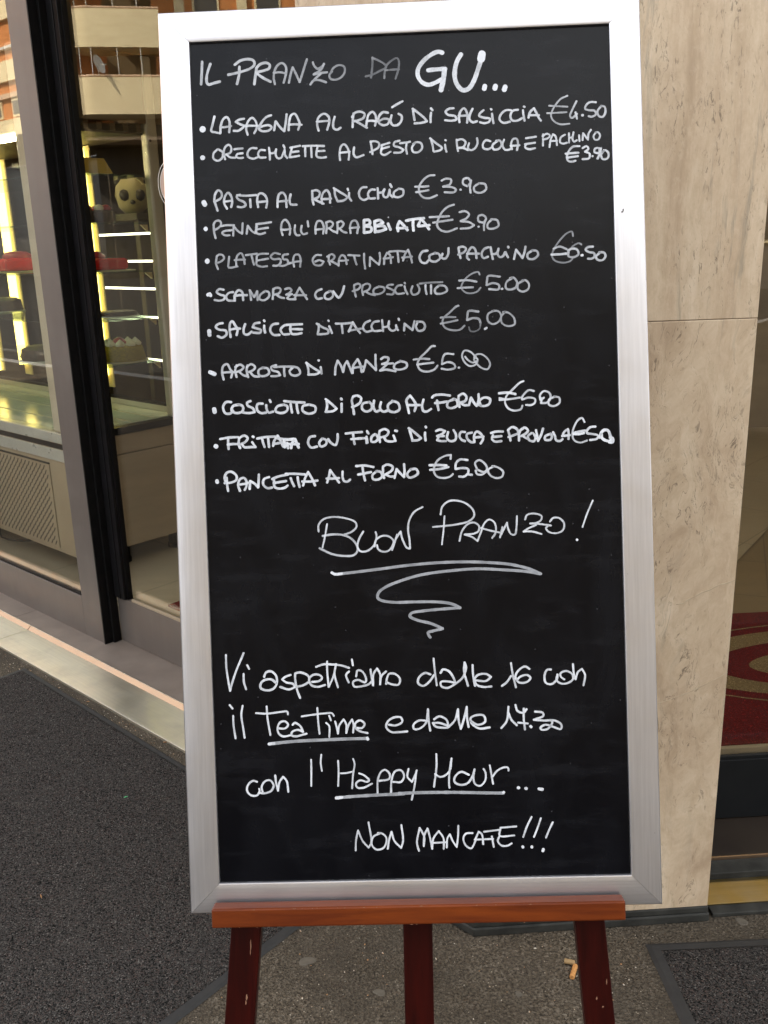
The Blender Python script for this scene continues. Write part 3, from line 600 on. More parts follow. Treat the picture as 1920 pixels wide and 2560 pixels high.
# ---------------------------------------------------------------- mats on the pavement
def mat(P1, e1, L1, e2, L2, brd, label, n1, n2, cut=0.0):
    k = thing('door_mat', label, 'mat', P1 + e1 * L1 / 2 + e2 * L2 / 2)
    f = lambda u, v, z: P1 + e1 * u + e2 * v + UP * z
    x = MB(); o_ = [f(0, 0, .001), f(L1, 0, .001), f(L1, L2, .001), f(0, L2, .001)]; i_ = [f(brd, brd, .0065), f(L1 - brd, brd, .0065), f(L1 - brd, L2 - brd, .0065), f(brd, L2 - brd, .0065)]
    m_ = [f(brd * .35, brd * .35, .0055), f(L1 - brd * .35, brd * .35, .0055), f(L1 - brd * .35, L2 - brd * .35, .0055), f(brd * .35, L2 - brd * .35, .0055)]
    for A_, C_ in ((o_, m_), (m_, i_)):
        for q in range(4): x.poly([A_[q], A_[(q + 1) % 4], C_[(q + 1) % 4], C_[q]])
    x.build('border', M['rubber'], k)
    x = MB(); idx = []
    for j in range(n2 + 1):
        row = []
        for i in range(n1 + 1):
            u = brd + (L1 - 2 * brd) * i / n1; v = brd + (L2 - 2 * brd) * j / n2
            e = min(i, n1 - i, j, n2 - j)
            h_ = .0055 if e == 0 else .0085 + .0022 * mnoise.noise(Vector((u * 260, v * 260, 1))) + .0012 * mnoise.noise(Vector((u * 90, v * 90, 5))) + .001 * random.random()
            row.append(x.vert(f(u, v, h_)))
        idx.append(row)
    for j in range(n2):
        for i in range(n1): x.face([idx[j][i], idx[j][i + 1], idx[j + 1][i + 1], idx[j + 1][i]])
    x.build('pile', M['mat'], k, smooth=180)
P1 = Vector((-.085, 1.923, 0)); BL = Vector((-1.381, 3.143, 0)); e1 = (BL - P1); L1 = e1.length; e1.normalize()
mat(P1, e1, L1, Vector((-.654, -.757, 0)).normalized(), 2.0, .022, 'large charcoal mat lying before the left sliding doors', 300, 330)
mat(Vector((.532, 1.676, 0)), Vector((.9994, .034, 0)).normalized(), 1.3, Vector((.062, -.998, 0)).normalized(), .85, .026, 'charcoal mat with wide rubber border before the right door', 220, 150)

# ---------------------------------------------------------------- small things on the pavement
for P_, Q_, m_, lab in (((.346, 1.628), (.367, 1.621), 'filter2', 'dull crushed cigarette butt, upper of the two by the easel leg'), ((.367, 1.614), (.353, 1.581), 'filter', 'orange cigarette butt, lower of the two by the easel leg')):
    p0, p1 = Vector((*P_, .0058)), Vector((*Q_, .0058)); d_ = (p1 - p0).normalized()
    x = MB(); x.tube([p0, p0 + d_ * .002, (p0 + p1) / 2 + UP * .0004, p1 - d_ * .002, p1], [.0050, .0056, .0053, .0056, .0050], 12)
    o = x.build('cigarette_butt', M[m_], loc=(p0.x, p0.y, 0), smooth=50); tag(o, lab, 'cigarette butt', 'cigarette butts on the pavement')
for (gx, gy), r_, lab in (((-.208, 1.65), .017, 'faint trodden gum spot between left leg and mast'), ((-.05, 1.558), .012, 'round trodden gum spot just left of the easel mast'), ((.767, 1.74), .014, 'pale trodden gum spot close to the right threshold'), ((.237, 1.546), .008, 'small pale gum spot right of the easel mast')):
    x = MB(); n_ = 18; ph = random.random() * 6
    rr = [r_ * (1 + .18 * math.sin(2 * 2 * math.pi * k / n_ + ph) + .10 * math.sin(3 * 2 * math.pi * k / n_ + 2 * ph)) for k in range(n_)]
    o1 = [Vector((gx + rr[k] * math.cos(2 * math.pi * k / n_), gy + rr[k] * .8 * math.sin(2 * math.pi * k / n_), .0003)) for k in range(n_)]
    i1 = [Vector((gx, gy, 0)) + (p - Vector((gx, gy, 0))) * .82 + UP * .0011 for p in o1]
    for k in range(n_): x.poly([o1[k], o1[(k + 1) % n_], i1[(k + 1) % n_], i1[k]])
    x.poly(i1); tag(x.build('gum_spot', M['gum'], loc=(gx, gy, 0), smooth=60), lab, 'gum spot', 'gum spots on the pavement')
x = MB()
for q in range(760):
    if q < 450: s_ = random.uniform(.5, 2.9); p = F(s_, random.uniform(-.045, .038) , .0)
    elif q < 300: p = G(random.uniform(-.25, .9), random.uniform(-.32, -.04), 0)
    else: p = Vector((random.uniform(-.5, .6), random.uniform(1.1, 1.75), 0))
    on = .010 if False else .0008
    r_ = random.choice((.0008, .001, .0013, .002)); sx = random.uniform(.6, 2.2); t_ = random.random() * 3.14
    A_ = Vector((math.cos(t_), math.sin(t_), 0)); C_ = Vector((-A_.y, A_.x, 0)); b = len(x.v)
    for d_ in (A_ * r_ * sx, C_ * r_, -A_ * r_ * sx, -C_ * r_): x.vert(p + d_ + UP * on * .3)
    x.vert(p + UP * (on + r_))
    for u_ in range(4): x.face([b + u_, b + (u_ + 1) % 4, b + 4], 0 if random.random() < .55 else 1)
o = stuff(x.build('grit', [M['speck'], M['straw']], loc=(0, 1.7, 0))); tag(o, 'scattered pale grit and bits along the pavement edge', 'grit')
for i, (sx, sy, ln, mt, lab) in enumerate(((-.735, 2.581, .035, 'straw', 'short brown straw lying between threshold and mat'), (-.865, 1.868, .025, 'straw', 'brown twig lying on the large charcoal mat'), (-.763, 2.271, .014, 'green', 'tiny green leaf scrap on the large mat'), (-1.053, 2.861, .010, 'straw', 'brown crumb of bark at the mat back edge'))):
    z = .013 if i in (1, 2) else .003
    x = MB(); t_ = .3 + i; d_ = Vector((math.cos(t_), -abs(math.sin(t_)) * .5, 0)); x.tube([Vector((sx, sy, z)), Vector((sx, sy, z + .002)) + d_ * ln * .5, Vector((sx, sy, z)) + d_ * ln], [.0012, .0018, .0008], 6)
    tag(x.build('litter_scrap', M[mt], loc=(sx, sy, 0), smooth=50), lab, 'litter')

# ---------------------------------------------------------------- easel
es = thing('easel', 'dark mahogany easel with orange brown ledge carrying the menu board', 'easel', Vector((0, 1.05, 0)))
def yg(z_off, x):   # board-local y where the leg plane meets the ground
    return -(BC.z + BX.z * x + BZ.z * z_off) / BY.z
x = MB()
for q in ((-.312, .289),):
    b_ = [(-.6735, -.022), (-.6735, .030), (-.6455, .030), (-.6455, .0045), (-.6667, .0045), (-.6667, -.022)]
    for xx in q:
        for yy, zz in b_: x.vert(B(xx, yy, zz))
    x.face([0, 1, 4, 5]); x.face([1, 2, 3, 4]); x.face([6, 7, 10, 11][::-1]); x.face([7, 8, 9, 10][::-1])
    for k in range(6): j = (k + 1) % 6; x.face([k, 6 + k, 6 + j, j])
x.build('ledge', M['ledge'], es, bevel=.0025)
for xt, sl_, w__ in ((-.271, .105, .0455), (.246, .074, .0445)):
    y1 = yg(-.034, xt) + .004; xb = xt - sl_ * (-.691 - y1) if xt < 0 else xt + sl_ * (-.691 - y1); xu = xt + sl_ * .95 if xt < 0 else xt - sl_ * .95
    x = MB(); x.bar(B(xb, y1, -.034), B(xu, .26, -.034), w__, .024, BX); x.build('leg', M['mahogany'], es, bevel=.002)
y1 = yg(-.034, -.017) + .004
x = MB(); x.bar(B(-.0175, y1, -.034), B(-.001, .30, -.034), .0440, .024, BX); x.build('mast', M['mahogany'], es, bevel=.002)
x = MB(); x.box(B, -.20, .19, .20, .235, -.072, -.0465); x.build('crossbar', M['mahogany'], es, bevel=.002)
x = MB(); x.bar(B(-.002, .235, -.085), Vector((.030, 1.60, .004)), .028, .020, BX); x.build('rear_leg', M['mahogany'], es, bevel=.002)

# ---------------------------------------------------------------- menu board
mbd = thing('menu_board', 'black chalkboard menu in a silver frame, hand lettered in white', 'menu board', B(0, -.6655, 0))
HW, HH = .35, .66543
prof = [(.0022, -.018), (.0008, -.0120), (.0, -.0050), (.0006, -.0018), (.0022, -.0003), (.006, .0), (.016, .00035), (.026, .00040), (.036, .00020), (.0425, -.0001), (.0446, -.0009), (.0451, -.0022), (.0452, -.0052)]
for side in range(4):
    x = MB(); A_ = []; C_ = []; gp_ = .00022
    for t, z in prof:
        if side == 0: p, q = (-(HW - t) + gp_, HH - t), (HW - t - gp_, HH - t)
        elif side == 1: p, q = (HW - t, HH - t - gp_), (HW - t, -(HH - t) + gp_)
        elif side == 2: p, q = (HW - t - gp_, -(HH - t)), (-(HW - t) + gp_, -(HH - t))
        else: p, q = (-(HW - t), -(HH - t) + gp_), (-(HW - t), HH - t - gp_)
        A_.append(x.vert(B(p[0], p[1], z))); C_.append(x.vert(B(q[0], q[1], z)))
    n_ = len(prof)
    for i in range(n_): j = (i + 1) % n_; x.face([A_[i], A_[j], C_[j], C_[i]])
    x.face(A_); x.face(C_[::-1])
    x.build('frame_rail', M['frameH'] if side in (0, 2) else M['frameV'], mbd, smooth=22)
x = MB(); x.box(B, -HW + .035, HW - .035, -HH + .035, HH - .035, -.0145, -.0052)
pan = x.build('panel', M['panel'], mbd)
x = MB(); x.box(B, -HW + .003, HW - .003, -HH + .003, HH - .003, -.0178, -.0147); x.build('back_sheet', M['rubber'], mbd)
sx = MB()
for (xa, ya, zz, w__, h__) in ((-.2655, -.724, -.0218, .0010, .018), (-.2664, -.735, -.0218, .0007, .010), (-.2745, -.804, -.0218, .0016, .010), (-.2760, -.812, -.0218, .001, .008), (.2535, -.815, -.0218, .0012, .006), (.2690, -.79, -.0218, .0008, .010), (.2625, -.828, -.0218, .0015, .003)):
    pts = [B(xa - w__, ya - h__ * .3, zz), B(xa, ya - h__ / 2, zz), B(xa + w__, ya - h__ * .1, zz), B(xa + w__ * .4, ya + h__ / 2, zz), B(xa - w__ * .6, ya + h__ * .3, zz)]
    sx.poly(pts)
sx.build('scratch', M['chip'], es)
sx = MB()
for q in range(20):
    xa = random.uniform(-.311, .288); w__ = random.uniform(.0006, .003); h__ = random.uniform(.0003, .0008)
    if random.random() < .6: ya, za = -.6461 - random.random() * .0008, .0302
    else: ya, za = -.6730 + random.random() * .0008, .0302
    sx.poly([B(xa - w__, ya, za), B(xa, ya - h__, za), B(xa + w__, ya - h__ * .2, za), B(xa + w__ * .3, ya + h__, za)])
sx.build('worn_edge', M['chip'], es)
x = MB()
for (xa, ya, w__, h__) in ((.318, .352, .0012, .0035), (.3165, .3495, .0022, .0012)):
    x.box(B, xa - w__ / 2, xa + w__ / 2, ya - h__ / 2, ya + h__ / 2, .0008, .0016)
x.build('scratch', M['slot'], mbd)

INK = {
'title': '''7 0.8 -2877 5935 -2885 5826 -2903 5609
7 0.8 -2756 5900 -2793 5808 -2819 5707 -2817 5627 -2793 5602 -2711 5619 -2625 5638
7 0.8 -2400 5870 -2317 5925 -2199 5944 -2119 5916 -2111 5858 -2175 5807 -2294 5769 -2397 5747 -2501 5730
7 0.8 -2332 5838 -2339 5730 -2376 5590
7 0.8 -2079 5813 -2097 5720 -2121 5576
7 0.8 -2086 5806 -2026 5861 -1937 5879 -1887 5848 -1896 5798 -1970 5769 -2088 5748
7 0.8 -2089 5741 -2003 5672 -1881 5602
6 0.68 -1819 5563 -1834 5665 -1808 5779 -1762 5843 -1703 5865 -1653 5816 -1649 5729 -1690 5579
6 0.68 -1832 5730 -1736 5733 -1656 5715
6 0.68 -1613 5575 -1584 5697 -1551 5797 -1503 5694 -1456 5579 -1415 5690 -1375 5804 -1338 5904
6 0.68 -1253 5856 -1235 5805 -1186 5760 -1119 5793 -1091 5828
6 0.68 -1091 5828 -1135 5750 -1247 5680
6 0.68 -1247 5680 -1151 5696 -1049 5703
6 0.68 -1144 5685 -1235 5610 -1300 5537
6 0.68 -1300 5537 -1250 5593 -1169 5595 -1068 5559
5.5 0.62 -975 5714 -1018 5658 -1001 5607 -935 5590 -846 5622 -793 5692 -798 5772 -870 5799 -951 5764 -998 5694
5.5 0.45 -379 5890 -385 5775 -410 5596
5.5 0.45 -386 5883 -286 5836 -200 5774 -187 5738 -290 5684 -394 5638 -490 5618
5.5 0.45 -218 5580 -203 5695 -171 5773 -96 5835 -22 5863 3 5816 -5 5715 -53 5566
5.5 0.45 -203 5695 -100 5698 2 5701
11 0.92 642 5910 577 5928 474 5889 355 5800 278 5688 275 5588 331 5499 417 5459 519 5483 615 5530
11 0.92 423 5668 554 5676 678 5678
13 0.95 663 5672 645 5543 603 5372
12 0.92 909 5877 848 5779 813 5651 812 5521 859 5411 930 5357 1011 5383 1087 5495 1149 5651 1205 5806
20 1 1214 5871 1197 5792
13 1 1241 5405 1231 5366
13 1 1395 5401 1385 5361
13 1 1536 5383 1520 5338''',
'lasagna': '''18 0.95 -2909 4959 -2901 4953
6 0.85 -2724 5137 -2755 5022 -2778 4922 -2722 4905 -2649 4887
6 0.85 -2645 4887 -2638 4988 -2598 5088 -2545 5118 -2510 5070 -2506 4983 -2516 4896
6 0.85 -2646 4974 -2572 4974 -2484 4985
6 0.85 -2289 5083 -2363 5071 -2415 5044 -2350 5005 -2285 4981 -2323 4946 -2383 4912 -2449 4915
6 0.85 -2245 4848 -2264 4944 -2231 5044 -2170 5092 -2114 5025 -2110 4937 -2149 4866
6 0.85 -2277 4981 -2189 4977 -2086 4973
6 0.85 -1890 5117 -1965 5091 -2041 5007 -2073 4921 -2016 4890 -1927 4900 -1889 4942 -1925 4973 -1998 4969 -2058 4950
6 0.85 -1854 4897 -1827 5027 -1764 4937 -1707 4877 -1681 4992 -1662 5122
6 0.85 -1641 4888 -1629 5004 -1597 5104 -1545 5124 -1496 5042 -1476 4969 -1501 4890
6 0.85 -1638 4968 -1542 4971 -1447 4960
6 0.85 -1201 4863 -1220 4958 -1195 5058 -1112 5106 -1048 5059 -1043 4979 -1076 4872
6 0.85 -1226 4994 -1145 4998 -1035 5001
6 0.85 -960 5056 -985 4962 -980 4890 -930 4866 -878 4893
6 0.85 -703 4893 -695 5008 -682 5094
6 0.85 -706 5038 -660 5101 -579 5112 -522 5080 -538 5023 -635 4984 -693 4979
6 0.85 -664 4985 -578 4931 -492 4876
6 0.85 -502 4906 -488 4985 -464 5064 -404 5104 -362 5052 -357 4979 -374 4900
6 0.85 -496 4971 -430 4975 -343 4964
6 0.85 -178 5080 -251 5091 -311 5035 -321 4949 -257 4903 -183 4921 -167 4979 -239 4996 -306 4970
6 0.85 -128 5042 -146 4956 -111 4897 -38 4901 15 4964 17 5029 -26 5059
6 0.85 -117 5157 -43 5198 38 5237
6 0.85 188 5115 193 5043 205 4956
6 0.85 181 5123 259 5062 344 4986 386 4934 313 4915 203 4910
6 0.85 448 5054 439 4989 437 4917
6 0.85 447 5119 471 5089
6 0.85 777 5105 712 5100 659 5059 694 5014 796 4989 816 4944 750 4926 648 4937
6 0.85 858 4899 853 4972 878 5057 930 5098 965 5046 977 4966 967 4887
6 0.85 847 4994 912 4991 985 4995
6 0.85 1053 5086 1014 5008 1005 4936 1047 4891 1113 4903
6 0.85 1212 5058 1160 5016 1144 4981 1216 4949 1303 4931 1287 4888 1214 4870 1156 4887
6 0.85 1334 5002 1339 4937 1351 4864
6 0.85 1318 5070 1327 5061
6 0.85 1610 5041 1537 5044 1463 4989 1439 4918 1489 4865 1590 4876
6 0.85 1711 5043 1638 5032 1600 4969 1620 4896 1692 4886 1766 4919
6 0.85 1783 5033 1789 4961 1801 4881
6 0.85 1797 5087 1808 5078
6 0.85 1860 4922 1884 5000 1943 5055 1978 4982 2012 4908 2040 4871
6 0.85 1868 4958 1941 4955 2013 4951
4.6 0.72 2432 5214 2337 5175 2263 5099 2210 5015 2186 4930 2227 4856 2313 4809 2450 4811
4.6 0.72 2161 5082 2291 5069 2428 5056
4.6 0.72 2129 4975 2274 4976 2412 4978
5.5 0.82 2560 5130 2507 5031 2461 4918 2489 4891 2563 4950
5.5 0.82 2541 4972 2561 4878
5.5 0.82 2841 5103 2755 5107 2703 5073 2680 5017 2737 4993 2816 4982 2836 4931 2778 4898 2728 4907
5.5 0.82 2912 5043 2859 4973 2879 4900 2936 4891 2974 4961 2962 5034 2912 5046
7 0.85 2637 4925 2646 4925''',
'orecchiette': '''14 0.9 -2925 4542 -2916 4541
5.6 0.84 -2695 4656 -2756 4600 -2758 4520 -2693 4489 -2633 4530 -2622 4609 -2687 4656
5.6 0.84 -2589 4506 -2608 4594 -2583 4681 -2530 4715 -2495 4677 -2505 4605 -2580 4571
5.6 0.84 -2572 4578 -2515 4532 -2441 4522
5.6 0.84 -2451 4646 -2392 4651 -2326 4653
5.6 0.84 -2328 4583 -2410 4572 -2426 4536 -2382 4515 -2323 4517
5.6 0.84 -2120 4647 -2201 4650 -2254 4594 -2249 4529 -2177 4497 -2110 4516
5.6 0.84 -1996 4613 -2069 4616 -2101 4566 -2080 4514 -1992 4508
5.6 0.84 -1939 4647 -1931 4566 -1930 4472
5.6 0.84 -1931 4566 -1865 4571 -1834 4613
5.6 0.84 -1834 4621 -1844 4548 -1816 4489 -1765 4494 -1733 4558 -1709 4608
5.6 0.84 -1709 4601 -1705 4528 -1674 4486
5.6 0.84 -1726 4674 -1708 4633
5.6 0.84 -1627 4634 -1480 4657
5.6 0.84 -1598 4640 -1622 4568
5.6 0.84 -1622 4568 -1505 4578
5.6 0.84 -1622 4568 -1640 4496 -1573 4501 -1499 4512
5.6 0.84 -1443 4648 -1318 4650 -1231 4646
5.6 0.84 -1407 4639 -1409 4501
5.6 0.84 -1319 4643 -1317 4483
5.6 0.84 -1231 4646 -1128 4638
5.6 0.84 -1223 4639 -1241 4567 -1123 4569
5.6 0.84 -1241 4567 -1243 4494 -1178 4470 -1104 4477
5.6 0.84 -901 4422 -905 4524 -879 4625 -834 4652 -785 4592 -766 4504 -776 4424
5.6 0.84 -897 4531 -824 4535 -758 4540
5.6 0.84 -690 4602 -700 4501 -665 4456 -554 4484
5.6 0.84 -424 4490 -435 4592 -447 4679
5.6 0.84 -447 4672 -381 4676 -324 4645 -333 4587 -400 4547 -459 4520
5.6 0.84 -170 4646 -288 4614
5.6 0.84 -288 4614 -283 4556
5.6 0.84 -282 4564 -179 4588
5.6 0.84 -289 4571 -299 4499 -256 4471 -160 4515
5.6 0.84 -23 4669 -97 4650 -106 4600 -34 4575 31 4536 -7 4501 -109 4498
5.6 0.84 -17 4632 100 4642 129 4648
5.6 0.84 77 4621 68 4556 80 4476
5.6 0.84 202 4630 156 4567 169 4501 241 4491 301 4547 289 4619 217 4637 172 4610
5.6 0.84 436 4671 456 4584 467 4496
5.6 0.84 422 4686 507 4610 593 4535 563 4507 475 4489
5.6 0.84 638 4583 643 4532 656 4481
5.6 0.84 643 4651 651 4645
5.6 0.84 824 4482 812 4569 807 4649
5.6 0.84 814 4641 887 4652 937 4607 906 4543 825 4525
5.6 0.84 840 4532 913 4521 970 4490
5.6 0.84 987 4590 971 4519 1013 4488 1072 4515 1111 4585 1106 4658
5.6 0.84 1299 4606 1235 4624 1190 4575 1195 4510 1260 4492 1319 4519
5.6 0.84 1394 4602 1327 4547 1340 4489 1405 4486 1457 4542 1438 4608 1380 4610
5.6 0.84 1496 4620 1472 4541 1506 4475 1579 4479 1609 4521
5.6 0.84 1608 4478 1596 4551 1627 4622 1678 4627 1697 4561 1680 4461
5.6 0.84 1588 4529 1653 4527 1718 4531
5.6 0.84 1815 4628 1961 4644
5.6 0.84 1798 4542 1944 4558
5.6 0.84 1813 4542 1797 4499 1854 4468 1942 4479
5 0.84 2058 4510 2063 4676
5 0.84 2055 4647 2121 4680 2164 4650 2134 4615 2061 4596
5 0.84 2152 4484 2169 4585 2208 4670 2243 4639 2261 4509
5 0.84 2162 4571 2263 4574
5 0.84 2381 4655 2322 4622 2306 4550 2349 4527 2407 4539
5 0.84 2439 4674 2436 4538
5 0.84 2437 4602 2488 4615
5 0.84 2505 4686 2488 4586 2508 4549 2552 4569
5 0.84 2583 4639 2588 4553
5 0.84 2632 4565 2642 4666 2711 4569 2721 4655 2758 4711
5 0.84 2830 4672 2792 4616 2812 4565 2863 4570 2886 4627 2858 4671 2822 4670
5.6 0.86 2586 4481 2492 4478 2433 4422 2401 4344 2414 4279 2464 4262 2523 4274
5.6 0.86 2381 4381 2475 4385 2569 4388
5.6 0.86 2401 4323 2560 4338
5.6 0.86 2629 4450 2687 4477 2715 4439 2663 4398 2728 4367 2719 4302 2624 4292
5.6 0.86 2850 4369 2800 4386 2809 4436 2867 4440 2872 4383
5.6 0.86 2896 4439 2879 4368 2841 4290
5.6 0.86 2938 4409 2893 4338 2920 4280 2986 4291 3002 4363 2953 4408 2909 4381
5.6 0.86 2767 4329 2773 4329''',
'pasta': '''13 0.92 -2929 3894 -2911 3858
6 0.8 -2774 3895 -2755 4003 -2709 4060 -2665 4029 -2660 3963 -2706 3921 -2774 3895
6 0.8 -2766 3894 -2747 3828 -2727 3761
6 0.8 -2586 3785 -2627 3867 -2609 3968 -2563 4018 -2520 3965 -2508 3877 -2526 3805
6 0.8 -2626 3889 -2567 3894 -2508 3899
6 0.8 -2387 3981 -2439 3962 -2418 3917 -2332 3870 -2311 3825 -2364 3798 -2430 3808
6 0.8 -2431 3976 -2299 3963 -2151 3967
6 0.8 -2242 3910 -2238 3793
6 0.8 -2128 3789 -2139 3891 -2114 3978 -2069 3990 -2012 3944 -1992 3871 -2010 3777
6 0.8 -2140 3862 -2066 3866 -1992 3871
6 0.8 -1841 3777 -1837 3879 -1812 3966 -1760 3985 -1718 3933 -1713 3845 -1709 3772
6 0.8 -1838 3857 -1772 3862 -1698 3866
6 0.8 -1643 3959 -1661 3872 -1648 3813 -1560 3803
6 0.8 -1311 3793 -1323 3859 -1326 3997
6 0.8 -1326 3990 -1267 4002 -1217 3971 -1233 3906 -1330 3866
6 0.8 -1286 3864 -1229 3833 -1163 3801
6 0.8 -1185 3802 -1190 3897 -1158 3968 -1113 3996 -1071 3936 -1068 3812
6 0.8 -1183 3868 -1124 3868 -1051 3870
6 0.8 -995 4013 -991 3918 -957 3829
6 0.8 -1009 4021 -916 3959 -816 3882 -861 3840 -957 3827
6 0.8 -784 3946 -787 3881 -756 3829
6 0.8 -804 4005 -798 3983
6 0.8 -527 4016 -593 4011 -639 3947 -627 3867 -570 3831 -510 3855
6 0.8 -404 3974 -462 3977 -508 3920 -488 3854 -408 3851
6 0.8 -366 3995 -362 3922 -364 3842
6 0.8 -354 3929 -295 3934 -272 3969
6 0.8 -265 3976 -289 3904 -268 3860 -224 3865 -200 3930
6 0.8 -192 3966 -187 3900 -151 3855
6 0.8 -182 4045 -161 4001
6 0.8 -67 3968 -127 3927 -129 3869 -64 3852 3 3885 5 3958 -60 3975
5.5 0.76 471 4149 391 4145 302 4084 240 3985 245 3897 294 3837 381 3819 499 3858
5.5 0.76 182 3994 299 3990 379 3994
5.5 0.76 194 3914 297 3924 377 3936
5.6 0.76 571 4066 637 4092 710 4074 693 4010 590 3978 721 3965 778 3927 748 3892 610 3897
5.6 0.76 940 3971 883 4009 892 4074 958 4086 992 4027 955 3978
5.6 0.76 1001 4055 983 3969 988 3875
5.6 0.76 1116 4007 1041 3952 1054 3887 1141 3869 1215 3916 1202 3989 1116 4007
5.6 0.76 839 3924 848 3924''',
'penne': '''12 0.9 -2918 3503 -2909 3503
5.6 0.74 -2771 3361 -2790 3450 -2793 3567
5.6 0.74 -2793 3567 -2762 3609 -2703 3614 -2682 3562 -2721 3513 -2789 3479
5.6 0.74 -2683 3533 -2609 3545 -2491 3540
5.6 0.74 -2530 3469 -2642 3459 -2672 3438 -2636 3400 -2563 3397
5.6 0.74 -2511 3388 -2499 3526 -2435 3451 -2377 3412 -2365 3565
5.6 0.74 -2311 3409 -2292 3525 -2229 3442 -2185 3412 -2152 3512
5.6 0.74 -1944 3563 -2048 3552 -2166 3542
5.6 0.74 -2159 3542 -2168 3484
5.6 0.74 -1991 3484 -2095 3474 -2169 3462
5.6 0.74 -2169 3462 -2163 3411 -2112 3394 -2038 3413
5.6 0.74 -1781 3367 -1801 3455 -1782 3556 -1737 3591 -1680 3523 -1669 3421 -1678 3370
5.6 0.74 -1801 3448 -1727 3445 -1661 3457
5.6 0.74 -1593 3505 -1603 3418 -1576 3359 -1531 3357
5.6 0.74 -1497 3494 -1507 3414 -1479 3369 -1420 3382
5.6 0.74 -1407 3556 -1399 3476
5.6 0.74 -1296 3369 -1292 3479 -1260 3550 -1209 3548 -1174 3474 -1185 3365
5.6 0.74 -1294 3428 -1227 3432 -1168 3437
5.6 0.74 -1141 3371 -1130 3472 -1136 3531
5.6 0.74 -1136 3524 -1077 3543 -1034 3505 -1065 3455 -1124 3436
5.6 0.74 -1095 3442 -1037 3396 -994 3380
5.6 0.74 -980 3364 -969 3451 -974 3524
5.6 0.74 -975 3517 -915 3537 -880 3499 -911 3449 -970 3422
5.6 0.74 -941 3428 -891 3383 -840 3366
5.6 0.74 -782 3357 -786 3459 -754 3530 -702 3536 -668 3469 -686 3353
5.6 0.74 -794 3430 -728 3435 -654 3439
7.6 0.92 -579 3538 -582 3436 -585 3356
7.6 0.92 -579 3538 -506 3535 -493 3484 -575 3450 -480 3432 -482 3374 -585 3356
7.6 0.92 -426 3517 -421 3444 -424 3357
7.6 0.92 -418 3517 -345 3529 -302 3491 -406 3444 -289 3439 -261 3395 -350 3369 -423 3365
7.6 0.92 -229 3473 -216 3436 -196 3385
7 0.9 -87 3359 -92 3432 -60 3503 4 3435 53 3368
7 0.9 -100 3403 -27 3400 47 3404
7 0.9 35 3506 153 3524 299 3532
7 0.9 138 3510 135 3437 140 3357
7 0.9 208 3427 255 3520 297 3474 367 3370
7 0.9 208 3420 296 3424 376 3428
4 0.6 -223 3568 -221 3562
5.5 0.74 742 3711 654 3685 564 3609 502 3495 486 3423 527 3356 629 3323 776 3368
5.5 0.74 380 3544 533 3545 665 3547
5.5 0.74 428 3462 575 3478 714 3494
5.5 0.74 819 3599 900 3610 957 3564 919 3508 830 3468 953 3449 1025 3402 966 3368 827 3359
5.5 0.74 1157 3433 1092 3458 1094 3530 1160 3542 1202 3497 1172 3440
5.5 0.74 1202 3482 1171 3411 1168 3324
5.5 0.74 1289 3479 1222 3409 1227 3351 1300 3341 1381 3381 1362 3461 1275 3479
5.5 0.74 1087 3378 1093 3378''',
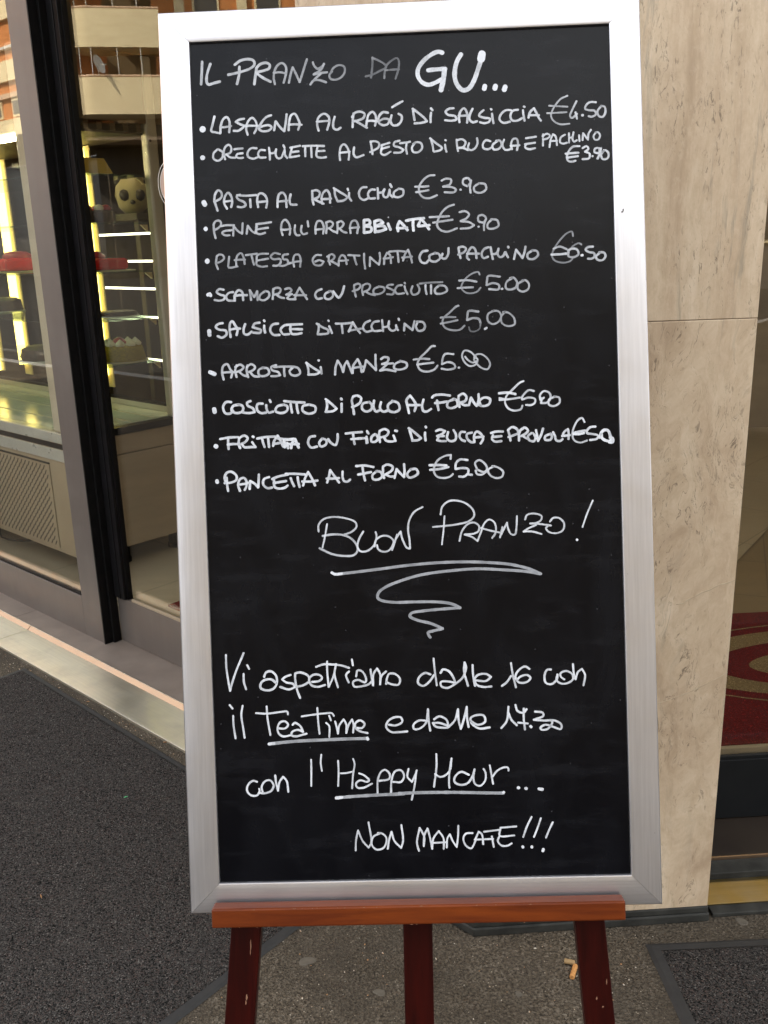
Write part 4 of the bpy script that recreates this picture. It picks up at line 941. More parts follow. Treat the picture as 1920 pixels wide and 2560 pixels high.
'platessa': '''14 0.88 -2912 3031 -2903 3030
5.4 0.66 -2753 2908 -2777 2989 -2766 3091
5.4 0.66 -2766 3091 -2735 3119 -2677 3110 -2656 3065 -2709 3016 -2784 2997
5.4 0.66 -2581 3084 -2591 3011 -2594 2928 -2461 2937
5.4 0.66 -2480 2941 -2480 3029 -2455 3101 -2402 3128 -2368 3061 -2356 2966
5.4 0.66 -2502 3030 -2420 3034 -2347 3031
5.4 0.66 -2337 3097 -2167 3112
5.4 0.66 -2249 3086 -2236 3020 -2219 2953
5.4 0.66 -2004 3106 -2137 3103 -2175 3076
5.4 0.66 -2175 3068 -2177 3010
5.4 0.66 -2177 3010 -2096 3021 -2007 3033
5.4 0.66 -2177 3010 -2180 2952 -2114 2920 -2025 2924
5.4 0.66 -1828 3092 -1916 3110 -1969 3060 -1934 3023 -1830 3019 -1825 2967 -1878 2925 -1937 2928
5.4 0.66 -1710 3087 -1784 3075 -1786 3017 -1728 3007 -1715 2956 -1775 2921 -1848 2924
5.4 0.66 -1628 2901 -1639 2997 -1615 3069 -1556 3074 -1529 3007 -1540 2898
5.4 0.66 -1715 2948 -1596 2973 -1522 2978
5.4 0.66 -1225 3054 -1299 3057 -1352 2993 -1325 2919 -1230 2908 -1192 2958 -1257 2982 -1317 2962
5.4 0.66 -1098 2910 -1117 2991 -1108 3049
5.4 0.66 -1138 3029 -1063 3062 -1028 3024 -1066 2975 -1125 2962
5.4 0.66 -1081 2961 -1024 2929 -973 2898
5.4 0.66 -973 2891 -963 2985 -924 3042 -881 3026 -855 2908
5.4 0.66 -964 2963 -905 2961 -831 2966
5.4 0.66 -829 3039 -660 3025
5.4 0.66 -741 3021 -729 2962 -709 2895
5.4 0.66 -594 3051 -597 2957 -586 2832
5.4 0.66 -516 2866 -509 2997 -444 2936 -380 2883 -362 2977 -367 3057
5.4 0.66 -307 2887 -297 2974 -257 3053 -215 3015 -204 2898
5.4 0.66 -311 2968 -245 2972 -172 2984
5.4 0.66 -228 3066 -96 3071 28 3056
5.4 0.66 -104 3054 -98 2996 -94 2908
5.4 0.66 -27 2928 5 3021 51 3085 85 2989 104 2893
5.4 0.66 -40 2972 33 2976 106 2981
6 0.74 336 3059 262 3047 216 2969 243 2895 308 2881 346 2921
6 0.74 444 3019 363 2985 368 2920 440 2895 515 2943 502 3002 437 3022
6 0.74 553 3007 537 2950 588 2933 633 2990 643 3084
6 0.74 814 2932 795 3020 789 3085
6 0.74 789 3085 848 3098 898 3067 868 3017 779 2984
6 0.74 937 2905 909 2935 934 3029 986 3085 1029 3054 1047 2923
6 0.74 911 2993 983 2991 1085 2987
6 0.74 1227 3076 1160 3049 1122 2978 1149 2919 1215 2938
6 0.74 1256 3075 1268 2987 1284 2899
6 0.74 1267 2972 1333 2977 1363 3012
6 0.74 1371 3048 1355 2969 1390 2924 1434 2937 1464 2994
6 0.74 1472 2994 1485 2957 1506 2917
6 0.74 1510 3072 1517 3057
6 0.74 1591 2887 1625 3024 1674 2957 1715 2897 1747 2983 1764 3062
6 0.74 1857 3000 1790 2952 1795 2894 1868 2877 1942 2932 1929 2990 1857 3005
4.6 0.55 2457 3187 2444 3253 2371 3234 2267 3137 2176 3010 2145 2910 2186 2843 2302 2809 2404 2827 2441 2862
5.4 0.74 2169 3017 2264 3043 2358 3003
6.4 0.85 2138 2932 2247 2932 2356 2938
4.6 0.6 2577 3060 2541 3083 2453 3043 2386 2973
6 0.78 2386 2973 2384 2900 2463 2883 2529 2924 2510 2990 2437 3007 2379 2980
6 0.78 2742 3024 2670 3020 2633 2985 2682 2947 2754 2930 2760 2879 2716 2851 2665 2853
6 0.78 2841 2934 2782 2878 2802 2834 2875 2824 2920 2880 2899 2931 2827 2938
7 0.9 2572 2905 2587 2907''',
'scamorza': '''9 0.9 -2919 2536 -2885 2553 -2875 2524
6.2 0.78 -2680 2604 -2746 2614 -2785 2572 -2734 2533 -2669 2509 -2678 2465 -2752 2446 -2818 2459
6.2 0.78 -2541 2563 -2600 2557 -2646 2508 -2626 2449 -2516 2437
6.2 0.78 -2523 2437 -2512 2532 -2458 2589 -2408 2558 -2397 2440
6.2 0.78 -2528 2504 -2454 2515 -2336 2511
5.8 0.7 -2279 2436 -2296 2583 -2233 2478 -2186 2564 -2183 2432
5.8 0.7 -2068 2560 -2144 2504 -2153 2446 -2087 2428 -2011 2484 -2017 2543 -2068 2562
5.8 0.7 -1961 2438 -1951 2526 -1949 2584
5.8 0.7 -1949 2584 -1889 2604 -1838 2580 -1862 2523 -1937 2503
5.8 0.7 -1900 2502 -1850 2464 -1791 2447
5.8 0.7 -1772 2578 -1712 2590 -1677 2560 -1715 2517 -1760 2497
5.8 0.7 -1760 2497 -1671 2501
5.8 0.7 -1701 2495 -1747 2445 -1718 2429 -1622 2426
5.8 0.7 -1629 2448 -1597 2527 -1558 2592 -1509 2509 -1453 2419
5.8 0.7 -1642 2485 -1554 2482 -1466 2478
6 0.76 -1235 2558 -1302 2531 -1333 2481 -1305 2421 -1232 2426
6 0.76 -1111 2524 -1186 2483 -1187 2424 -1129 2407 -1069 2456 -1081 2515 -1125 2524
6 0.76 -1066 2522 -1031 2470 -989 2424 -935 2488 -902 2589
5.4 0.62 -735 2429 -752 2510 -757 2583
5.4 0.62 -756 2598 -697 2618 -661 2594 -685 2544 -781 2511
5.4 0.62 -629 2447 -641 2535 -624 2593
5.4 0.62 -624 2593 -565 2613 -522 2589 -538 2531 -620 2491
5.4 0.62 -591 2504 -540 2466 -453 2441
5.4 0.62 -390 2562 -465 2529 -474 2471 -409 2454 -319 2494 -318 2545 -398 2566
5.4 0.62 -184 2584 -258 2579 -281 2551 -216 2519 -173 2489 -189 2445 -277 2449
5.4 0.62 -53 2572 -112 2566 -158 2503 -130 2450 -27 2454
5.4 0.62 -17 2556 -4 2497 24 2437
5.4 0.62 -15 2607 -8 2592
5.4 0.62 100 2551 76 2479 104 2427 178 2446 201 2504 174 2570
5 0.5 204 2584 358 2593 541 2593
5.6 0.72 291 2559 289 2500 302 2427
5.6 0.72 371 2556 368 2432
5.6 0.72 488 2544 428 2495 434 2437 514 2426 603 2467 575 2533 481 2547
4.6 0.58 1084 2682 1070 2718 990 2707 885 2638 824 2553 815 2495 865 2435 937 2415 1040 2436 1093 2492
5.4 0.7 782 2606 899 2608 1037 2581
5.4 0.7 757 2497 867 2501 984 2501
5.6 0.72 1381 2641 1207 2655 1191 2597 1181 2525 1277 2551 1363 2518 1354 2460 1216 2466
5.6 0.72 1397 2462 1412 2464
5.6 0.72 1555 2613 1473 2558 1463 2471 1521 2447 1609 2480 1626 2552 1577 2619 1525 2614
5.6 0.72 1728 2577 1639 2522 1637 2450 1702 2411 1783 2444 1799 2516 1750 2576 1699 2571''',
'salsicce': '''11 0.9 -2916 2008 -2913 1946
6.4 0.82 -2712 2115 -2779 2103 -2818 2060 -2768 2021 -2672 2003 -2659 1951 -2727 1902 -2793 1927
6.4 0.82 -2601 1905 -2612 2008 -2601 2111 -2571 2139 -2522 2064 -2494 2019 -2512 1931
6.4 0.82 -2605 2015 -2530 2027 -2456 2025
6.4 0.82 -2380 2088 -2405 2016 -2400 1949 -2349 1933 -2288 1975
6.4 0.82 -2165 2102 -2239 2090 -2271 2040 -2205 2016 -2147 1991 -2163 1955 -2266 1959
6.4 0.82 -2100 2056 -2099 2004 -2089 1953
6.4 0.82 -2100 2134 -2092 2119
6.4 0.82 -1892 2078 -1974 2066 -2014 1994 -1972 1919 -1876 1911
6.4 0.82 -1731 2057 -1805 2045 -1859 1988 -1824 1921 -1735 1918
6.4 0.82 -1539 2057 -1716 2056
6.4 0.82 -1709 2049 -1718 1991
6.4 0.82 -1718 1991 -1645 1988 -1541 1981
6.4 0.82 -1718 1991 -1698 1924 -1632 1914 -1551 1926
5.8 0.74 -1296 2048 -1298 1975 -1315 1903
5.8 0.74 -1325 2057 -1246 2003 -1159 1956 -1160 1912 -1249 1900 -1316 1900
5.8 0.74 -1142 2013 -1122 1962 -1104 1910
5.8 0.74 -1151 2096 -1146 2087
5.8 0.74 -1045 2047 -920 2042 -788 2052
5.8 0.74 -957 2036 -952 1977 -947 1904
5.8 0.74 -858 1923 -819 2002 -795 2059 -753 1985 -690 1895
5.8 0.74 -858 1937 -762 1948 -666 1960
5.8 0.74 -538 2072 -613 2038 -645 1966 -602 1913 -514 1925
5.8 0.74 -407 2060 -480 2048 -519 1991 -492 1924 -382 1920
5.8 0.74 -362 2073 -357 1999 -353 1911
5.8 0.74 -351 1970 -292 1975 -261 2010
5.8 0.74 -260 2054 -270 1967 -228 1914 -176 1920 -145 1962
5.8 0.74 -159 1992 -153 1948 -132 1918
5.8 0.74 -120 2086 -113 2063
5.8 0.74 -44 1908 -34 2009 16 1964 80 1910 114 2041
5.8 0.74 165 2031 133 1967 161 1900 234 1905 265 1962 238 2019 150 2032
5 0.6 764 2243 727 2230 622 2139 539 2069 522 1996 557 1929 658 1889 775 1892 843 1948
5 0.6 496 2078 606 2081 715 2077
5 0.6 493 1990 618 2008 743 2032
5.8 0.66 1053 2145 908 2157 891 2100 882 2027 970 2053 1057 2035 1077 1976
4.4 0.4 1077 1976 1060 1897 979 1856 921 1872 908 1924
5.2 0.66 1280 2151 1191 2103 1188 2001 1259 1955 1348 1995 1380 2082 1338 2141 1250 2145
5.2 0.66 1439 2130 1379 2052 1391 1965 1477 1918 1573 1943 1568 2031 1483 2114 1410 2124
6.4 0.75 1138 1889 1163 1903''',
'arrosto': '''11 0.9 -2927 1402 -2856 1370
6 0.78 -2727 1285 -2746 1396 -2728 1483 -2667 1511 -2626 1436 -2598 1391 -2615 1310
6 0.78 -2731 1388 -2642 1392 -2538 1388
6 0.78 -2534 1315 -2552 1418 -2527 1491
6 0.78 -2550 1462 -2475 1497 -2425 1458 -2463 1415 -2538 1388
6 0.78 -2494 1394 -2436 1341 -2378 1324
6 0.78 -2363 1309 -2382 1412 -2364 1485
6 0.78 -2380 1456 -2312 1498 -2255 1452 -2286 1409 -2361 1382
6 0.78 -2331 1381 -2274 1320 -2200 1310
6 0.78 -2136 1440 -2204 1406 -2199 1332 -2126 1315 -2051 1357 -2070 1423 -2151 1441
6 0.78 -1943 1470 -2018 1444 -2005 1399 -1917 1367 -1889 1321 -1949 1309 -2023 1311
6 0.78 -1974 1442 -1855 1445 -1708 1440
6 0.78 -1826 1422 -1828 1363 -1823 1304
6 0.78 -1693 1432 -1747 1375 -1726 1323 -1653 1306 -1593 1340 -1620 1415 -1693 1439
6 0.78 -1492 1484 -1472 1410 -1468 1321
6 0.78 -1499 1491 -1413 1422 -1297 1345 -1357 1317 -1475 1314
6 0.78 -1287 1418 -1282 1374 -1276 1322
6 0.78 -1318 1519 -1309 1515
6 0.78 -1078 1300 -1067 1410 -1034 1504 -985 1422 -959 1333
6 0.78 -959 1333 -933 1435 -894 1492 -860 1403 -827 1313
6 0.78 -819 1313 -809 1415 -739 1516 -705 1441 -686 1323
6 0.78 -817 1386 -735 1398 -662 1403
6 0.78 -665 1330 -633 1424 -616 1496
6 0.78 -616 1496 -545 1421 -474 1345 -477 1477 -474 1572
6 0.78 -395 1503 -350 1531 -284 1514 -308 1456 -383 1430
6 0.78 -383 1430 -221 1436
6 0.78 -309 1427 -355 1385 -415 1336
6 0.78 -415 1336 -327 1347 -188 1317
6 0.78 -102 1464 -192 1423 -208 1365 -136 1340 -25 1373 -23 1431 -117 1467
5.4 0.76 403 1665 359 1666 268 1582 177 1498 138 1411 172 1329 259 1297 377 1322 430 1379
5.4 0.76 82 1479 207 1489 316 1478
5.4 0.76 131 1404 248 1415 373 1425
5.4 0.76 670 1538 545 1543 506 1471 497 1398 586 1425 673 1392 686 1341 582 1315 488 1333
5.4 0.76 737 1339 747 1338
4.8 0.76 997 1483 912 1566 832 1584 793 1519 827 1416 906 1355 994 1381 1018 1453 968 1484
4.8 0.76 837 1496 879 1443 951 1404 1003 1424
4.8 0.76 967 1440 991 1512 1071 1524 1157 1463 1199 1374 1160 1302 1080 1319 1009 1380 967 1440''',
'cosciotto': '''12 0.93 -2884 856 -2877 812
6.6 0.87 -2628 950 -2702 953 -2749 888 -2723 792 -2649 782 -2603 824
6.6 0.87 -2511 910 -2601 891 -2625 825 -2560 786 -2462 812 -2460 886 -2526 913
6.6 0.87 -2339 955 -2391 935 -2386 891 -2306 844 -2285 791 -2367 779 -2456 790
6.6 0.87 -2162 912 -2237 908 -2247 820 -2189 773 -2115 778
6.6 0.87 -2111 889 -2106 829 -2078 777 -2011 789
6.6 0.87 -2057 960 -2043 930
6.6 0.87 -1845 887 -1949 861 -1974 796 -1894 763 -1804 797 -1801 863 -1860 887
6.6 0.87 -1843 938 -1696 918 -1541 906
6.6 0.87 -1749 891 -1743 832 -1731 765
6.6 0.87 -1660 888 -1655 829 -1642 755
6.6 0.87 -1476 874 -1565 855 -1575 789 -1495 742 -1391 768 -1388 842 -1476 874
6.6 0.87 -1215 931 -1211 843 -1228 763
6.6 0.87 -1230 946 -1151 878 -1072 801 -1125 767 -1236 759
6.6 0.87 -996 872 -998 806 -1000 748
6.6 0.87 -1004 946 -992 931
6.6 0.87 -818 712 -832 830 -844 918 -824 969
6.6 0.87 -824 969 -765 982 -707 943 -724 878 -800 829 -844 816
6.6 0.87 -584 880 -681 861 -698 789 -640 743 -558 776 -556 850 -599 881
6.6 0.87 -517 900 -528 805 -493 738 -434 758
6.6 0.87 -415 874 -433 787 -390 734 -301 753
6.6 0.87 -238 883 -314 827 -302 746 -214 721 -147 762 -166 851 -253 886
6.6 0.87 -9 699 -28 802 -40 891 14 955 63 887 97 813 73 726
6.6 0.87 -35 817 53 814 156 811
6.6 0.87 210 889 185 795 205 721 249 712 316 747
6.6 0.87 336 914 366 943 483 953 600 935
6.6 0.87 377 832 465 837 554 848
6.6 0.87 407 868 413 802 425 728
6.6 0.87 672 881 568 841 558 768 624 751 706 792 693 866 642 882
6.6 0.87 734 762 722 850 724 908
6.6 0.87 724 923 791 957 841 904 817 847 736 827
6.6 0.87 758 819 801 789 867 786
6.6 0.87 874 786 907 895 941 828 983 768 1015 840 1018 942
6.6 0.87 1049 765 1029 839 1097 888 1184 863 1167 791 1093 764 1020 781
5.4 0.86 1679 1109 1628 1089 1508 984 1425 899 1401 812 1442 723 1528 683 1631 702 1654 752
6.8 0.92 1317 943 1448 949 1557 923
5.4 0.85 1322 873 1416 848
5.4 0.85 1321 844 1475 853 1621 870
5.4 0.85 1828 958 1756 975 1696 933 1650 869 1650 840 1753 866 1839 841 1838 790 1779 755 1706 760
5.4 0.85 1971 858 1919 823 1914 897 1974 953 2053 921 2066 847 2013 784 1925 779 1942 852
5.4 0.85 2132 867 2043 826 2041 753 2113 729 2195 777 2190 850 2117 868''',
'frittata': '''13 0.9 -2882 310 -2871 302
6.6 0.86 -2811 411 -2677 429 -2543 431
6.6 0.86 -2692 414 -2694 348 -2690 259
6.6 0.86 -2703 326 -2621 331 -2561 329
6.6 0.86 -2519 268 -2539 328 -2528 416
6.6 0.86 -2528 416 -2453 451 -2402 412 -2442 354 -2532 320
6.6 0.86 -2487 326 -2459 281 -2355 278 -2289 275
6.6 0.86 -2338 351 -2310 306 -2289 275
6.6 0.86 -2328 432 -2313 424
6.6 0.86 -2262 400 -2128 418 -1980 420
6.6 0.86 -2188 397 -2175 331 -2155 271
6.6 0.86 -2099 394 -2094 328 -2089 269
6.6 0.86 -2029 282 -2011 355 -1957 434 -1915 351 -1881 269
6.6 0.86 -2028 311 -1938 323 -1864 335
7.5 0.9 -1951 390 -1818 370 -1715 374
7.5 0.9 -1863 364 -1859 261 -1820 319 -1808 245
7.5 0.9 -1763 243 -1746 316 -1700 374 -1652 247
7.5 0.9 -1865 306 -1761 302 -1650 298
6.4 0.86 -1403 408 -1477 396 -1510 309 -1467 241 -1378 253
6.4 0.86 -1301 368 -1347 303 -1319 251 -1244 285 -1242 344 -1301 368
6.4 0.86 -1212 358 -1184 312 -1105 266 -1072 353 -1070 426
6.4 0.86 -951 430 -826 440 -708 444
6.4 0.86 -841 419 -836 345 -824 271
6.4 0.86 -873 346 -755 350 -652 354
6.4 0.86 -652 346 -646 309 -647 280
6.4 0.86 -634 449 -620 426
6.4 0.86 -645 375 -639 324 -633 287
6.4 0.86 -635 456 -614 418
6.4 0.86 -518 408 -571 366 -574 299 -515 297 -476 348 -504 400
6.4 0.86 -449 288 -461 376 -451 442
6.4 0.86 -451 450 -376 477 -319 438 -350 380 -447 354
6.4 0.86 -387 359 -360 307 -287 290 -220 302
6.4 0.86 -247 377 -233 340 -220 295
6.4 0.86 -223 449 -193 441
6.4 0.86 -9 450 10 375 30 301
6.4 0.86 -23 479 56 418 156 327 111 299 23 294
6.4 0.86 217 405 215 354 221 288
6.4 0.86 227 493 234 478
6.4 0.86 379 422 438 442 511 417 466 375 392 348
6.4 0.86 392 348 494 345
6.4 0.86 421 347 390 289 448 273 521 270
6.4 0.86 555 401 537 314 580 268 654 281 671 353 636 428
6.4 0.86 804 393 745 395 721 337 756 277 800 261
6.4 0.86 906 382 832 363 830 304 887 243 931 242
6.4 0.86 938 242 934 330 972 395 1037 356 1064 282 1026 217
6.4 0.86 933 308 1006 313 1073 318
6.4 0.86 1183 366 1257 385 1359 382
6.4 0.86 1210 306 1269 311 1335 316
6.4 0.86 1211 335 1195 277 1238 239 1333 243
6.4 0.86 1465 246 1452 327 1433 401
6.4 0.86 1433 401 1492 443 1564 411 1577 352 1518 325 1437 298
6.4 0.86 1589 242 1592 337 1615 395
6.4 0.86 1615 395 1682 429 1724 384 1679 334 1620 307
6.4 0.86 1649 306 1692 275 1735 259
6.4 0.86 1774 346 1722 304 1735 245 1808 227 1831 285 1796 345
6.4 0.86 1841 387 1854 314 1866 226 1912 312 1944 406
6.4 0.86 2044 322 1977 295 1969 244 2049 241 2072 292 2051 329
6.4 0.86 2088 350 2116 290 2129 231 2187 215 2224 243
6.4 0.86 2225 287 2249 344 2308 386 2314 342 2311 240
6.4 0.86 2218 287 2276 292 2335 298
5 0.85 2551 480 2516 540 2457 513 2396 413 2371 311 2391 223 2477 183 2580 209
6 0.88 2386 325 2467 344 2555 356
6 0.88 2386 311 2466 308 2539 320
6 0.88 2709 409 2636 404 2584 355 2583 319 2670 301 2742 277 2726 233 2624 215
7.5 0.93 2763 247 2786 312 2831 354 2889 345 2916 278 2929 205 2885 192 2799 238 2793 297
7.5 0.93 2929 205 2899 177 2950 175 2952 233 2915 242''',
'pancetta': '''10 0.9 -2881 -204 -2876 -228
6.4 0.88 -2720 -360 -2731 -271 -2735 -160
6.4 0.88 -2752 -234 -2764 -152 -2725 -87 -2658 -78 -2586 -143 -2595 -202 -2671 -236 -2768 -243
6.4 0.88 -2542 -366 -2568 -276 -2535 -189 -2475 -176 -2440 -236 -2450 -310 -2474 -353
6.4 0.88 -2538 -270 -2448 -258 -2396 -245
6.4 0.88 -2399 -341 -2388 -223 -2315 -270 -2273 -323 -2262 -227 -2255 -131
6.4 0.88 -2104 -173 -2179 -200 -2197 -274 -2139 -335 -2065 -330
6.4 0.88 -2061 -204 -1970 -170 -1821 -145
6.4 0.88 -2038 -190 -2033 -264
6.4 0.88 -2040 -264 -1944 -252 -1854 -240
6.4 0.88 -2033 -264 -2028 -323 -1962 -348 -1872 -336 -1834 -307
6.4 0.88 -1858 -134 -1717 -138 -1570 -153
6.4 0.88 -1786 -198 -1766 -258 -1738 -321
6.4 0.88 -1682 -187 -1676 -246 -1657 -335
6.4 0.88 -1605 -315 -1571 -205 -1524 -118 -1468 -223 -1427 -320
6.4 0.88 -1618 -255 -1499 -259 -1388 -248
6.4 0.88 -1248 -282 -1216 -187 -1198 -99 -1128 -205 -1071 -288
6.4 0.88 -1254 -223 -1158 -226 -1069 -221
6.4 0.88 -1014 -127 -1017 -208 -997 -268 -945 -277 -907 -249
6.4 0.88 -814 -53 -681 -50 -556 -76
6.4 0.88 -718 -78 -707 -174 -688 -270
6.4 0.88 -788 -179 -699 -167 -595 -148
6.4 0.88 -506 -136 -575 -193 -569 -252 -496 -262 -435 -220 -455 -153 -521 -139
6.4 0.88 -407 -243 -419 -169 -416 -80
6.4 0.88 -416 -73 -356 -46 -276 -78 -285 -129 -398 -199
6.4 0.88 -376 -192 -318 -223 -259 -225
6.4 0.88 -252 -248 -218 -116 -169 -177 -112 -237 -102 -149 -106 -46
6.4 0.88 -5 -123 -66 -195 -39 -247 50 -228 96 -185 68 -126 -5 -126
5.2 0.84 579 5 588 63 515 58 395 -4 341 -90 331 -178 373 -246 475 -271 564 -252 609 -217
6.6 0.88 268 -76 408 -78 518 -89
6 0.86 274 -144 406 -137 546 -112
6 0.86 828 -18 718 -7 658 -57 648 -144 744 -133 831 -150 830 -209 770 -259 696 -256
6 0.86 836 -231 888 -237
5.4 0.84 963 -155 937 -66 997 -24 1083 -85 1110 -159 1065 -202 963 -162
5.4 0.84 941 -176 961 -228 1034 -238 1101 -196
5.4 0.84 1214 -119 1124 -175 1151 -249 1238 -296 1326 -277 1343 -204 1257 -135 1184 -121''',
'buon': '''5 0.8 -1399 -1001 -1396 -905 -1327 -826 -1192 -793 -1001 -816 -855 -877 -835 -944 -904 -1016 -1039 -1064
5.6 0.8 -1342 -1069 -1201 -1051 -1039 -1064 -922 -1119 -844 -1217 -832 -1299 -886 -1364 -1019 -1375 -1211 -1340 -1327 -1284 -1393 -1248
4.4 0.88 -1270 -894 -1305 -1070 -1348 -1239
5 0.86 -738 -1021 -804 -1130 -830 -1233 -795 -1308 -692 -1311 -585 -1225 -544 -1094 -557 -1034
5 0.86 -579 -1248 -554 -1152 -463 -1096 -360 -1107 -296 -1175 -321 -1256 -382 -1320 -470 -1325 -528 -1286 -541 -1227
5 0.86 -322 -1307 -274 -1176 -241 -1081
5 0.86 -265 -1146 -188 -1038 -169 -1135 -100 -1284 -56 -1293 -60 -1167 -77 -1019 -58 -887 20 -757 147 -687
5 0.86 408 -806 434 -696 524 -618 642 -607 787 -656 887 -755 899 -843 824 -915 631 -960 292 -986
4.2 0.9 466 -830 445 -1035 414 -1248
4.8 0.85 674 -1205 716 -1059 807 -958 895 -939 967 -993 958 -1066 891 -1101 751 -1111
4.8 0.85 751 -1111 860 -1151 939 -1213
4.8 0.85 939 -1213 994 -1082 1041 -965 1117 -902 1189 -941 1216 -1030 1198 -1118 1153 -1175
4.8 0.85 996 -1023 1127 -1064 1272 -1098
4.8 0.85 1270 -1171 1311 -1018
4.8 0.85 1286 -1135 1379 -954 1391 -1035 1433 -1125 1491 -1134 1516 -1024 1528 -863
4.8 0.85 1644 -918 1675 -853 1778 -834 1886 -874 1878 -933 1803 -974 1715 -979
4.8 0.85 1715 -979 1861 -991 2021 -1018
4.8 0.85 1802 -1004 1699 -1045 1617 -1094
4.8 0.85 1617 -1094 1741 -1097 1879 -1138
4.8 0.85 2008 -959 2054 -909 2141 -911 2212 -987 2195 -1089 2106 -1131 1990 -1112 1947 -1052 1985 -1017
4.4 0.9 2641 -670 2551 -865 2481 -1054
6.5 1 2394 -1235 2398 -1243''',
'flourish': '''7.6 0.66 -1224 -1612 -1182 -1639 -1009 -1629 -532 -1585 -99 -1541 332 -1516 762 -1515 1083 -1534 1404 -1571 1680 -1644 1853 -1724
7.6 0.66 1853 -1724 1615 -1679 1295 -1648 931 -1622 544 -1638 112 -1684 -192 -1761 -432 -1851 -543 -1935 -556 -2010 -482 -2055 -289 -2083 -30 -2084 315 -2094 529 -2128 656 -2190
7.6 0.66 656 -2190 419 -2200 95 -2223 -67 -2251 -90 -2294 5 -2351 219 -2411 389 -2491
7.6 0.66 389 -2491 237 -2524 171 -2544 181 -2587 202 -2616
7 0.95 -1225 -1616 -1182 -1639 -1074 -1634''',
'vi': '''5.4 0.9 -2840 -2793 -2841 -2972 -2823 -3152 -2797 -3332
5.4 0.9 -2797 -3332 -2762 -3213 -2696 -3036 -2575 -2773
5.4 0.9 -2586 -3083 -2586 -3203 -2557 -3316
5.4 0.9 -2529 -2954 -2501 -3011
6.2 0.9 -2282 -3136 -2250 -3070 -2175 -3057 -2103 -3126 -2099 -3246 -2154 -3319 -2259 -3338 -2340 -3299 -2330 -3225 -2269 -3181 -2179 -3176 -2106 -3231
5.8 0.9 -1886 -3117 -1969 -3145 -2015 -3181 -1957 -3227 -1854 -3252 -1825 -3298 -1916 -3333 -2049 -3292
5.8 0.9 -1757 -3464 -1797 -3343 -1821 -3178 -1819 -3104
5.8 0.9 -1818 -3096 -1744 -3084 -1626 -3139 -1614 -3214 -1690 -3271 -1810 -3298
5.8 0.9 -1570 -3230 -1465 -3218 -1419 -3174 -1462 -3128 -1552 -3126 -1613 -3184 -1586 -3274 -1498 -3306 -1378 -3280
5.8 0.9 -1503 -3008 -1398 -2974 -1279 -2977 -1131 -2996 -1014 -3036
5 0.9 -1337 -2931 -1341 -3057 -1327 -3311
5 0.9 -1327 -3311 -1255 -3164 -1205 -2971
5 0.9 -1205 -2971 -1232 -3120 -1189 -3322
5.4 0.9 -1015 -3088 -1062 -3139 -1028 -3252
5.4 0.9 -969 -2911 -956 -3000
5.4 0.9 -914 -3165 -889 -3077 -823 -3093 -767 -3206 -783 -3258 -886 -3218 -961 -3246 -948 -3313 -845 -3316 -725 -3282 -664 -3224
5.4 0.9 -697 -3067 -686 -3179 -667 -3306
5.4 0.9 -667 -3306 -654 -3135 -600 -3055 -558 -3138 -563 -3294
5.4 0.9 -563 -3294 -537 -3168 -468 -3103
5.4 0.9 -474 -3289 -456 -3200 -425 -3141 -336 -3144 -265 -3220 -289 -3301 -386 -3298 -473 -3259
6 0.9 188 -3165 108 -3141 17 -3205 0 -3286 72 -3333 163 -3276 240 -3174
5 0.9 240 -2929 250 -3085 276 -3331
6.2 0.9 337 -3147 375 -3096 463 -3128 533 -3241 546 -3293
5.6 0.9 546 -3301 443 -3276 340 -3281 338 -3340 426 -3372 545 -3316 667 -3215 715 -3068 695 -3001 684 -3126 736 -3350
5.6 0.9 812 -3041 815 -3189 839 -3353
5.6 0.9 857 -3272 1004 -3283 1079 -3226 1007 -3180 888 -3191 835 -3257 869 -3339 972 -3372 1082 -3367
5.6 0.9 1236 -3364 1311 -3306 1373 -3219
5.6 0.9 1378 -3027 1396 -3175 1441 -3391
5.6 0.9 1647 -3123 1582 -3084 1478 -3148 1438 -3236 1487 -3318 1605 -3314 1658 -3256 1608 -3211 1504 -3237 1459 -3281
5.6 0.9 1963 -3139 1904 -3144 1865 -3232 1884 -3336 1971 -3354 2047 -3281 2056 -3215
5.2 0.9 2056 -3215 2039 -3296 2104 -3350 2206 -3345 2281 -3288 2269 -3213 2182 -3167 2100 -3201 2106 -3253 2156 -3292
5.2 0.9 2287 -3066 2292 -3170 2311 -3288
5.2 0.9 2318 -3296 2357 -3186 2417 -3143 2459 -3233 2432 -3388''',
